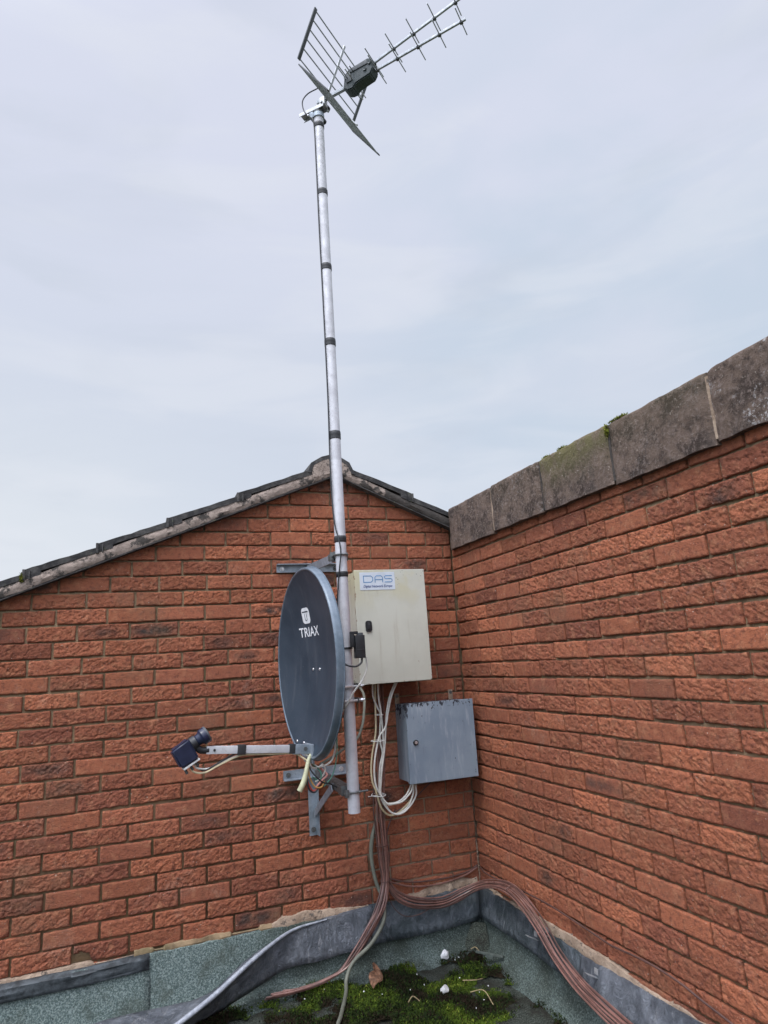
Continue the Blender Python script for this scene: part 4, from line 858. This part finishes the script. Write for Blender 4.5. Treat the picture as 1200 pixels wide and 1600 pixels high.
cable('black_cable', [(-0.798,-0.658,1.472),(-0.805,-0.665,1.452),(-0.83,-0.668,1.438),(-0.862,-0.660,1.443),(-0.886,-0.635,1.462),(-0.895,-0.61,1.48)], 0.0042, 'black', 'black cable looping from under the amplifier round the mast')

# ------------------------------------------------------------------ television aerial
aa, at_, ar_ = 2.389, 0.042, 0.096
ad_ = Vector((math.sin(aa)*math.cos(at_), math.cos(aa)*math.cos(at_), math.sin(at_)))
e0 = Vector((-math.cos(aa), math.sin(aa), 0)); w0_ = ad_.cross(e0)
if w0_.z < 0: w0_ = -w0_
ae = math.cos(ar_)*e0+math.sin(ar_)*w0_; aw = -math.sin(ar_)*e0+math.cos(ar_)*w0_
AO = Vector((PX+0.005, PY-0.003, 4.375))
def ap(u, v, w): return AO+ad_*u+ae*v+aw*w
arot = Matrix((ad_, ae, aw)).transposed()
tv = empty('tv_aerial', 'television aerial with a folded grid reflector and two toothed booms at the mast top', 'aerial', AO[:])
U0, W0, U1, W1, HW = 0.059, 0.022, 0.183, 0.222, 0.272
for sg in (1, -1):
    mb = MB()
    for f in (0.0, 0.22, 0.42, 0.62, 0.82, 1.0):
        u = U0+(U1-U0)*f; w = sg*(W0+(W1-W0)*f); mb.cyl(ap(u, -HW, w), ap(u, HW, w), 0.0034, 'alu', 8)
    pn = mb.build('reflector_grid', tv)
    for s in (-1, 1):
        p0, p1 = ap(U0-0.004, s*HW, sg*(W0-0.006)), ap(U1+0.006, s*HW, sg*(W1+0.008)); d_ = (p1-p0); dn = d_.normalized(); sd_ = ae; nd = dn.cross(sd_)
        mb = MB(); mb.box((p0+p1)/2, (d_.length, 0.021, 0.007), 'greyplastic', Matrix((dn, sd_, nd)).transposed(), 0.003); mb.build('end_strip', pn)
    mb = MB(); p0, p1 = ap(U0-0.01, 0, sg*(W0-0.008)), ap(U1+0.01, 0.0, sg*(W1+0.016)); d_ = p1-p0; dn = d_.normalized()
    mb.box((p0+p1)/2-dn.cross(ae)*0.006*sg, (d_.length, 0.014, 0.007), 'alu_light', Matrix((dn, ae, dn.cross(ae))).transposed(), 0.002); mb.build('grid_support', pn)
mb = MB(); mb.box(ap(0.10, 0, 0.0), (0.22, 0.018, 0.018), 'alu', arot, 0.002); mb.build('rear_boom', tv)
# junction housing, wedge shaped
mb = MB(); bm = bmesh.new(); prof = [(0.165, -0.030), (0.185, 0.045), (0.215, 0.062), (0.325, 0.068), (0.345, 0.050), (0.345, 0.0), (0.325, -0.024), (0.24, -0.034), (0.22, -0.052), (0.19, -0.050)]
hv = 0.034
va = [bm.verts.new(ap(u, -hv, w)) for u, w in prof]; vb = [bm.verts.new(ap(u, hv, w)) for u, w in prof]
bm.faces.new(va); bm.faces.new(vb[::-1])
for i in range(len(prof)): j = (i+1) % len(prof); bm.faces.new((va[j], va[i], vb[i], vb[j]))
bmesh.ops.recalc_face_normals(bm, faces=bm.faces); bmesh.ops.bevel(bm, geom=list(bm.edges), offset=0.005, segments=2, affect='EDGES'); mb.addbm(bm, 'greenblack', smooth=True)
mb.box(ap(0.27, -hv-0.001, 0.045), (0.10, 0.006, 0.022), 'greyplastic', arot, 0.002); mb.box(ap(0.205, -hv-0.002, 0.01), (0.03, 0.008, 0.045), 'greyplastic', arot, 0.003)
for u_, w_ in ((0.19, 0.02), (0.215, 0.04), (0.30, 0.012), (0.33, 0.035)): mb.lathe(ap(u_, -hv, w_), -ae, [(0, 0.010), (0.006, 0.009), (0.006, 0.004), (0.004, 0.0004)], 'greenblack', 14)
mb.box(ap(0.27, 0, 0.071), (0.11, 0.03, 0.008), 'greyplastic', arot, 0.003); mb.build('junction_housing', tv)
mb = MB()
for (u_, w_, h_) in ((0.20, 0.012, 0.135), (0.225, -0.006, 0.115), (0.235, 0.038, 0.075)): mb.cyl(ap(u_, -h_, w_), ap(u_, h_, w_), 0.003, 'alu_light', 8)
mb.build('dipole', tv)
for (ua, wa_, ub, wb_, els) in ((0.335, 0.006, 0.838, 0.020, (0.355, 0.47, 0.585, 0.70, 0.815)), (0.335, 0.050, 0.838, 0.142, (0.345, 0.46, 0.575, 0.69, 0.805))):
    mb = MB(); p0, p1 = ap(ua, 0, wa_), ap(ub, 0, wb_); dn = (p1-p0).normalized(); mb.box((p0+p1)/2, ((p1-p0).length, 0.011, 0.011), 'alu', Matrix((dn, ae, dn.cross(ae))).transposed(), 0.0015)
    bo = mb.build('director_boom', tv)
    for i, u_ in enumerate(els):
        w_ = wa_+(wb_-wa_)*(u_-ua)/(ub-ua); h_ = 0.108-0.005*i; mb = MB(); mb.cyl(ap(u_, -h_, w_), ap(u_, h_, w_), 0.0028, 'alu', 8); mb.box(ap(u_, 0, w_-0.006), (0.016, 0.016, 0.010), 'greyplastic', arot, 0.002); mb.build('director', bo)
mb = MB()
# mast head clamp: channel along the boom, tilting bracket, knobs, U-bolt
hd = Vector((ad_.x, ad_.y, 0.0)).normalized(); hs = Vector((hd.y, -hd.x, 0)); hrot = Matrix((hd, hs, Vector((0, 0, 1)))).transposed()
HC = Vector((PX, PY, 4.335))
mb.box(HC-hd*0.03, (0.15, 0.044, 0.004), 'alu_light', hrot); mb.box(HC-hd*0.03+hs*0.022-Vector((0, 0, 0.009)), (0.15, 0.003, 0.020), 'alu_light', hrot); mb.box(HC-hd*0.03-hs*0.022-Vector((0, 0, 0.009)), (0.15, 0.003, 0.020), 'alu_light', hrot)
mb.box(HC+hd*0.035+Vector((0, 0, 0.022)), (0.03, 0.034, 0.05), 'alu_light', hrot, 0.003); mb.cyl(HC+hd*0.035+hs*-0.05+Vector((0, 0, 0.008)), HC+hd*0.035+hs*0.03+Vector((0, 0, 0.008)), 0.007, 'alu_light', 12)
mb.build('mast_clamp', tv)
for q in (HC+hd*0.035-hs*0.040+Vector((0, 0, 0.018)), HC+hd*0.005-hs*0.045-Vector((0, 0, 0.045))):
    mb = MB(); mb.lathe(q+hs*0.012, -hs, [(0, 0.0005), (0, 0.012), (0.004, 0.014), (0.02, 0.014), (0.024, 0.010), (0.024, 0.0005)], 'black', 10); mb.build('clamp_knob', tv)
mb = MB(); mb.lathe((PX, PY, 4.283), (0, 0, 1), [(-0.012, PR+0.001), (-0.012, PR+0.006), (0.012, PR+0.006), (0.012, PR+0.001)], 'galv'); mb.box(HC-hd*0.032-Vector((0, 0, 0.040)), (0.022, 0.045, 0.035), 'galv', hrot, 0.004); mb.cyl(HC-hd*0.04-hs*0.03-Vector((0, 0, 0.05)), HC-hd*0.04+hs*0.04-Vector((0, 0, 0.05)), 0.004, 'zinc', 8); mb.build('pole_collar', tv)

# ------------------------------------------------------------------ cabinets
def cabinet(name, label, x0, x1, z0, z1, D, mat, lip, rz=0.0):
    c = empty(name, label, 'cabinet', ((x0+x1)/2, -D/2, z0)); W, H = x1-x0, z1-z0; cx, cz_ = (x0+x1)/2, (z0+z1)/2
    def put(mb, nm):
        for i, v in enumerate(mb.v): mb.v[i] = (v[0]-cx, v[1]+D/2, v[2]-z0)
        o = mb.build(nm); o.parent = c; return o
    mb = MB(); mb.box((cx, -(D-0.034)/2-0.004, cz_), (W-0.012, D-0.034, H-0.012), mat, bev=0.003); mb.box((cx, -(D-0.024), cz_), (W-0.004, 0.012, H-0.004), mat, bev=0.002); body = put(mb, 'case')
    mb = MB(); mb.box((cx, -D+0.0085, cz_), (W, 0.017, H), mat, bev=0.004, seg=3); door = put(mb, 'door')
    c.rotation_euler = (0, rz, 0)
    return c, put, door
CX0, CX1, CZ0, CZ1, CDp = -0.665, -0.271, 1.342, 1.919, 0.20
cab, put, door = cabinet('cream_cabinet', 'cream steel wall cabinet with a blue and white sticker, right of the mast', CX0, CX1, CZ0, CZ1, CDp, 'cream', 0.0)
mb = MB(); pts = rrect(-0.603, 1.629, 0.034, 0.056, 0.012); n = len(pts)
mb.raw([(x, -CDp-0.001, z) for x, z in pts]+[(x, -CDp-0.006, z) for x, z in pts]+[(-0.603, -CDp-0.0065, 1.629)], [(i, (i+1) % n, n+(i+1) % n, n+i) for i in range(n)]+[(n+i, n+(i+1) % n, 2*n) for i in range(n)], 'black', False)
mb.box((-0.604, -CDp-0.009, 1.632), (0.016, 0.007, 0.034), 'black', bev=0.003); mb.box((-0.604, -CDp-0.013, 1.640), (0.004, 0.002, 0.010), 'greyplastic'); lk = put(mb, 'lock'); lk.parent = door
SX0, SX1, SZ0, SZ1 = -0.637, -0.443, 1.814, 1.906
mb = MB(); mb.box(((SX0+SX1)/2, -CDp-0.0008, (SZ0+SZ1)/2), (SX1-SX0, 0.0012, SZ1-SZ0), 'sticker'); stk = put(mb, 'sticker'); stk.parent = door
ys = -CDp-0.0020
mb = MB(); f2 = lambda x, z: (x, ys, z)
bz, tz = 1.852, 1.889
def stroke(poly, wd=0.0050, m='print_blue'):
    v_, f_ = ribbon(poly, wd, f2); mb.raw(v_, f_, m)
def rd(p): return p
x = -0.616        # outline letters of the logo
stroke([(x, tz), (x, bz)]); stroke([(x, bz+0.0020), (x+0.040, bz+0.0020), (x+0.050, bz+0.010), (x+0.050, tz-0.010), (x+0.040, tz-0.0020), (x, tz-0.0020)])
x = -0.553
stroke([(x, bz), (x, tz-0.010), (x+0.008, tz-0.002), (x+0.034, tz-0.002), (x+0.042, tz-0.010), (x+0.042, bz)]); stroke([(x, bz+0.015), (x+0.042, bz+0.015)])
x = -0.500
stroke([(x+0.042, tz-0.002), (x+0.006, tz-0.002), (x, tz-0.008), (x, bz+0.024), (x+0.006, bz+0.019), (x+0.036, bz+0.019), (x+0.042, bz+0.014), (x+0.042, bz+0.007), (x+0.036, bz+0.002), (x, bz+0.002)])
vs, fs = font_mesh('Digital Network Europe', 0.019, 0.35, 0, 1.0, 0.0003); w = max(v.x for v in vs)-min(v.x for v in vs); k = 0.160/w
mb.raw([(-0.540+v.x*k, ys, 1.833+v.y) for v in vs], fs, 'print_navy'); o = put(mb, 'lettering'); o.parent = stk
# grey cabinet
GX0, GX1, GZ0, GZ1, GD = -0.423, -0.040, 0.842, 1.229, 0.172
cab2, put2, door2 = cabinet('grey_cabinet', 'blue grey metal cabinet with flaking paint, hung below the cream one near the corner', GX0, GX1, GZ0, GZ1, GD, 'greypaint', 0.0, R(0.6))
mb = MB(); mb.lathe((-0.381, -GD-0.0, 1.038), (0, -1, 0), [(0, 0.0135), (0.006, 0.0135), (0.008, 0.011), (0.008, 0.007)], 'black', 24); mb.lathe((-0.381, -GD-0.006, 1.038), (0, -1, 0), [(0, 0.008), (0.003, 0.0075), (0.0035, 0.0004)], 'zinc', 16); lk = put2(mb, 'lock'); lk.parent = door2
for x in (-0.405, -0.088):
    mb = MB(); mb.box((x, -0.0065, 1.248), (0.026, 0.004, 0.056), 'pale_mortar', bev=0.0015); mb.lathe((x, -0.008, 1.262), (0, -1, 0), [(0, 0.009), (0.004, 0.008), (0.006, 0.0004)], 'galv_dark', 10); put2(mb, 'mounting_lug')

# ------------------------------------------------------------------ cables below the cabinets
W = {
'w1': [(-0.560,1.348),(-0.561,1.276),(-0.543,1.223),(-0.528,1.183),(-0.536,1.099),(-0.537,1.044),(-0.529,0.997),(-0.547,0.934),(-0.556,0.854),(-0.556,0.808),(-0.538,0.766),(-0.506,0.753),(-0.459,0.756),(-0.416,0.782),(-0.390,0.820),(-0.386,0.85)],
'w2': [(-0.535,1.348),(-0.537,1.275),(-0.529,1.202),(-0.526,1.136),(-0.525,1.061),(-0.528,0.992),(-0.542,0.943),(-0.549,0.875),(-0.556,0.808),(-0.537,0.757),(-0.504,0.712),(-0.463,0.705),(-0.414,0.732),(-0.384,0.782),(-0.377,0.818),(-0.376,0.85)],
'w3': [(-0.440,1.348),(-0.479,1.275),(-0.500,1.205),(-0.511,1.135),(-0.521,1.056),(-0.533,0.988),(-0.545,0.934),(-0.557,0.863),(-0.562,0.796),(-0.528,0.733),(-0.489,0.706),(-0.447,0.709),(-0.403,0.739),(-0.373,0.781),(-0.370,0.817),(-0.369,0.85)],
'w4': [(-0.434,1.348),(-0.474,1.274),(-0.496,1.204),(-0.517,1.126),(-0.552,1.085),(-0.566,1.047),(-0.584,0.979),(-0.592,0.912),(-0.586,0.848),(-0.559,0.795),(-0.531,0.760),(-0.501,0.757),(-0.454,0.762),(-0.409,0.795),(-0.394,0.820),(-0.39,0.85)],
'w5': [(-0.542,1.348),(-0.548,1.24),(-0.553,1.120),(-0.565,1.056),(-0.583,0.984),(-0.591,0.921),(-0.588,0.862),(-0.573,0.820),(-0.553,0.745),(-0.520,0.703),(-0.479,0.696),(-0.425,0.724),(-0.380,0.764),(-0.366,0.812),(-0.362,0.85)]}
wl_ = {'w1': 'white cable nearest the mast under the cream cabinet, in the shallow loop', 'w2': 'white cable second along under the cream cabinet, in the deep loop',
       'w3': 'white cable of the slanting pair that stays straight into the deep loop', 'w4': 'white cable of the slanting pair that bows out towards the mast lower down', 'w5': 'cream cable sagging lowest in the loop between the two cabinets'}
yo = {'w1': -0.085, 'w2': -0.098, 'w3': -0.112, 'w4': -0.122, 'w5': -0.074}
wm = {'w1': 'whitecable', 'w2': 'whitecable', 'w3': 'whitecable', 'w4': 'whitecable', 'w5': 'creamcable'}
for k in W: cable('white_cable', [(x, yo[k], z) for x, z in W[k]], 0.0046, wm[k], wl_[k], group='white cables looping between the two cabinets')
def tie(name, c, rx, ry, label, tail=None, mat='whiteplastic', axis=(0, 0, 1), parent=None):
    mb = MB(); q = Vector(axis).normalized().to_track_quat('Z', 'Y'); pts = [Vector(c)+q @ Vector((rx*math.cos(2*PI*k/20), ry*math.sin(2*PI*k/20), 0)) for k in range(21)]
    mb.tube(pts, 0.0022, mat, 6)
    if tail: mb.tube([Vector(c)+q @ Vector((-rx, 0, 0)), Vector(c)+Vector(tail)], 0.0016, mat, 6)
    return tag(mb.build(name), label, 'cable tie', 'ties round the cables')
tie('cable_tie', (-0.540, -0.098, 1.185), 0.018, 0.032, 'white tie round the white cables a hand below the cream cabinet', None)
tie('cable_tie', (-0.556, -0.098, 1.06), 0.034, 0.032, 'white tie round the white cables level with the top half of the grey cabinet', None)
tie('cable_tie', (-0.562, -0.080, 0.800), 0.034, 0.048, 'white tie with a long tail at the neck of the white cable loop', (-0.062, -0.02, 0.002))
# brown cables: from behind the white ones down to the base, then parting left and right
down = [(-0.520,-0.045,1.345),(-0.518,-0.042,1.137),(-0.538,-0.044,0.919),(-0.553,-0.048,0.738),(-0.553,-0.050,0.648),(-0.547,-0.052,0.499),(-0.547,-0.056,0.395)]
left = [(-0.583,-0.082,0.307),(-0.636,-0.100,0.240),(-0.711,-0.098,0.150),(-0.790,-0.092,0.076),(-0.902,-0.100,0.046),(-1.020,-0.100,0.036),(-1.115,-0.090,0.036)]
right = [(-0.526,-0.042,0.375),(-0.481,-0.052,0.320),(-0.393,-0.062,0.275),(-0.260,-0.072,0.257),(-0.150,-0.076,0.280),(-0.085,-0.100,0.305),(-0.060,-0.20,0.342),(-0.055,-0.351,0.374),(-0.056,-0.483,0.368),(-0.068,-0.655,0.312),(-0.082,-0.796,0.242),(-0.095,-0.950,0.196),(-0.105,-1.093,0.178),(-0.108,-1.211,0.168),(-0.11,-1.40,0.150),(-0.13,-1.8,0.05),(-0.20,-2.4,0.02),(-0.25,-3.2,0.02)]
rs = random.Random(3)
def strand(base, i, n, spread_x, mat, name, label, group, fan):
    a = (i-(n-1)/2)/max(1, (n-1)/2); out = []
    for j, p in enumerate(base):
        s = fan[j]; wob = 0.0035*math.sin(i*2.1+j*1.7); out.append((p[0]+a*spread_x*s+wob+rs.gauss(0, 0.0015), p[1]-abs(1-abs(a))*0.012*s+rs.gauss(0, 0.0015)-(0.006 if i % 2 else 0), p[2]+a*0.012*s*(1 if p[2] < 0.4 else 0)+(0.004 if i % 2 else 0)*(p[2] < 0.5)))
    return cable(name, out, 0.0043, mat, label, 'cable', group, 7, 5)
nl = 9
for i in range(nl):
    fan = [0.9]*5+[0.8, 0.45]+[1.0, 1.35, 1.25, 0.9, 0.7, 0.6, 0.7]
    tl = [(p[0]+(rs.uniform(-0.03, 0.03) if j == 6 else 0), p[1], p[2]) for j, p in enumerate(left)]
    strand(down+tl, i, nl, 0.029, 'browncable' if i % 3 else 'browncable2', 'brown_cable', 'brown cable of the bundle fanning down onto the moss behind the grey hose', 'brown cables running down to the moss', fan)
nrr = 9
for i in range(nrr):
    a = (i-4)/4; out = []
    for j, p in enumerate(down[3:]+right):
        q = j-3; s = 0.55 if j < 4 else 1.0
        vx, vz = (0.0, 0.023) if 4 <= j < 9 else ((0.008, 0.018) if j >= 9 else (0.014, 0.0))
        vy = 0.0
        if j >= 11: vx, vz, vy = 0.024, 0.010, 0.0
        out.append((p[0]+a*vx*s+rs.gauss(0, 0.0016)+(0.012 if j < 4 else 0), p[1]-(0.007 if i % 2 else 0.0)*s+rs.gauss(0, 0.0012), max(0.008, p[2]+a*vz*s+rs.gauss(0, 0.0016))))
    cable('brown_cable', out, 0.0035, 'browncable2' if i % 3 == 1 else 'browncable', 'brown cable of the bundle swinging through the corner and along the parapet wall foot', 'cable', 'brown cables running round the corner', 7, 5)
tie('cable_tie', (-0.549, -0.054, 0.56), 0.034, 0.020, 'brown tie round the brown bundle below the white cable loop', None, 'browncable2')
tie('cable_tie', (-0.547, -0.058, 0.40), 0.024, 0.022, 'brown tie where the brown bundle splits in two', None, 'browncable2')
tie('cable_tie', (-0.055, -0.42, 0.372), 0.026, 0.016, 'brown tie on the brown cables just past the inner corner', None, 'browncable2', (0.0, -1, 0.0))
cable('grey_hose', [(-0.550,-0.020,0.90),(-0.556,-0.020,0.707),(-0.590,-0.022,0.592),(-0.600,-0.022,0.505),(-0.585,-0.030,0.392),(-0.562,-0.054,0.316),(-0.580,-0.098,0.243),(-0.658,-0.132,0.170),(-0.748,-0.125,0.108),(-0.788,-0.135,0.050),(-0.812,-0.200,0.022),(-0.884,-0.368,0.022),(-0.927,-0.468,0.020),(-0.96,-0.70,0.016),(-0.9,-1.1,0.014)], 0.0088, 'greycable', 'grey green hose bulging out behind the brown bundle and snaking over the moss', n=12, radii=[0.006, 0.0075, 0.0105, 0.0105, 0.009]+[0.0088]*10)
cable('brown_cable', [(-0.010,-0.030,0.372),(-0.013,-0.117,0.357),(-0.012,-0.362,0.366),(-0.012,-0.633,0.374),(-0.012,-0.819,0.367),(-0.012,-1.059,0.352),(-0.010,-1.10,0.352),(-0.014,-1.268,0.365),(-0.012,-1.415,0.357),(-0.012,-1.543,0.335),(-0.012,-1.9,0.29),(-0.02,-2.6,0.28)], 0.0036, 'browncable2', 'single thin brown cable tacked along the foot of the parapet wall bricks')
cable('brown_cable', [(-0.521,-0.020,0.398),(-0.402,-0.016,0.359),(-0.226,-0.016,0.345),(-0.078,-0.014,0.353),(-0.014,-0.012,0.376)], 0.0042, 'browncable2', 'brown cable sagging across the bottom bricks to the corner, upper of two')
cable('brown_cable', [(-0.525,-0.022,0.385),(-0.40,-0.020,0.340),(-0.25,-0.020,0.325),(-0.10,-0.018,0.340),(-0.018,-0.014,0.366)], 0.0042, 'browncable', 'brown cable sagging across the bottom bricks to the corner, lower of two')
cable('brown_cable', [(-0.545,-0.05,0.42),(-0.525,-0.06,0.30),(-0.47,-0.065,0.235),(-0.39,-0.065,0.222),(-0.30,-0.062,0.245),(-0.25,-0.06,0.262)], 0.002, 'browncable2', 'hair thin brown cable drooping over the lead behind the bundle')
cable('brown_cable', [(-0.46,-0.03,0.71),(-0.49,-0.03,0.66),(-0.515,-0.034,0.60),(-0.508,-0.034,0.52),(-0.515,-0.036,0.46),(-0.535,-0.038,0.40)], 0.0036, 'browncable2', 'brown cable leaving the white loop and bending into the brown bundle')
cable('black_cable', [(-0.20,-0.03,0.85),(-0.29,-0.03,0.79),(-0.36,-0.04,0.745),(-0.42,-0.05,0.72),(-0.47,-0.045,0.70)], 0.0022, 'greyplastic', 'thin dark cable slanting on the bricks below the grey cabinet')
def clip(c, label):
    mb = MB(); mb.box(c, (0.055, 0.022, 0.003), 'alu_light', Matrix.Rotation(R(28), 3, 'Y'), 0.001); mb.box((c[0]+0.02, c[1]-0.001, c[2]+0.012), (0.004, 0.022, 0.020), 'alu_light', Matrix.Rotation(R(8), 3, 'Y'), 0.001); tag(mb.build('lead_clip'), label, 'metal clip', 'clips holding the lead')
clip((-0.050, -0.655, 0.262), 'bright folded metal clip on the lead beside the cables, nearer the corner')
clip((-0.052, -0.985, 0.225), 'bright folded metal clip on the lead beside the cables, by the lead seam')
clip((-0.074, -0.60, 0.235), 'small bright metal clip end showing on the roof side of the brown cables')

# ------------------------------------------------------------------ litter on the roof
def crumple(name, c, s, mat, label, cat, seed, flat=0.5):
    rs_ = np.random.default_rng(seed); bm = bmesh.new(); bmesh.ops.create_icosphere(bm, subdivisions=2, radius=1.0)
    for v in bm.verts:
        k_ = rs_.uniform(0.45, 1.0); v.co = Vector((v.co.x*s[0]*k_, v.co.y*s[1]*k_, v.co.z*s[2]*k_))
    mb = MB(); mb.addbm(bm, mat, Vector(c)); return tag(mb.build(name), label, cat)
crumple('paper_scrap', (-0.269, -0.085, 0.030), (0.024, 0.016, 0.028), 'paper', 'crumpled white paper scrap at the back edge of the moss', 'litter', 1)
mb = MB(); mb.lathe((-0.432, -0.406, 0.030), (0.5, -0.6, 0.6), [(0, 0.0005), (0, 0.014), (0.022, 0.016), (0.026, 0.014), (0.026, 0.0005)], 'whiteplastic', 14); tag(mb.build('bottle_cap'), 'small white plastic cap lying on the moss', 'litter')
def dead_leaf(c, L, wd, rz, tilt, label, seed):
    rs_ = np.random.default_rng(seed); P = []; rm = Matrix.Rotation(rz, 3, 'Z') @ Matrix.Rotation(tilt, 3, 'X')
    for i in range(9):
        t_ = i/8; w_ = wd*math.sin(PI*min(1, 0.06+t_*0.94))**0.8+0.001; row = []
        for j in range(7):
            a_ = (j-3)/3; q = Vector((a_*w_, (t_-0.5)*L, 0.35*abs(a_)*w_+0.010*math.sin(t_*5+a_*1.5)+rs_.normal(0, 0.0018))); row.append(tuple(Vector(c)+rm @ q))
        P.append(row)
    return tag(grid_sheet('dead_leaf', P, 'leaf', None, 0.0012, False), label, 'leaf')
dead_leaf((-0.640, -0.130, 0.046), 0.085, 0.020, R(12), R(48), 'orange brown dead leaf propped up at the moss edge, upper of two', 4)
dead_leaf((-0.672, -0.205, 0.056), 0.085, 0.028, R(-25), R(24), 'orange brown dead leaf lying in the moss, lower of two', 5)
mb = MB(); mb.box((-0.098, -0.228, 0.048), (0.014, 0.145, 0.008), 'twig', Matrix.Rotation(R(36), 3, 'Z'), 0.002); mb.box((-0.098, -0.232, 0.038), (0.008, 0.03, 0.016), 'twig', Matrix.Rotation(R(40), 3, 'Z'), 0.002); tag(mb.build('wood_strip'), 'dark grey wooden strip lying across the moss in the corner', 'wood strip')
for i, (a, b, c_) in enumerate([((-0.60, -0.42), (-0.57, -0.40), (-0.55, -0.43)), ((-0.31, -0.36), (-0.27, -0.40), (-0.22, -0.38)), ((-0.33, -0.47), (-0.28, -0.50), (-0.29, -0.60)), ((-0.13, -0.09), (-0.11, -0.10), (-0.10, -0.12))]):
    cable('straw', [(a[0], a[1], 0.030), (b[0], b[1], 0.038), (c_[0], c_[1], 0.026)], 0.0022, 'straw', ['short pale straw curl in the moss left of the white cap', 'thin curved straw on the moss towards the wooden strip', 'longer curved straw in front of the white cap', 'tiny straw in the inner corner of the roof'][i], 'straw')
crumple('blue_scrap', (-0.061, -0.905, 0.02), (0.022, 0.016, 0.012), 'bluewire', 'dark blue plastic scrap at the bottom edge by the cables', 'litter', 8)
rs_ = np.random.default_rng(9)
for i in range(14):
    x, y = rs_.uniform(-1.0, -0.12), rs_.uniform(-0.6, -0.10)
    crumple('grit_stone', (x, y, 0.022+rs_.uniform(0, 0.012)), tuple(rs_.uniform(0.002, 0.0045, 3)), 'paper', 'tiny pale stone scattered on the mossy roof', 'stone', 20+i)['group'] = 'pale stones on the moss'
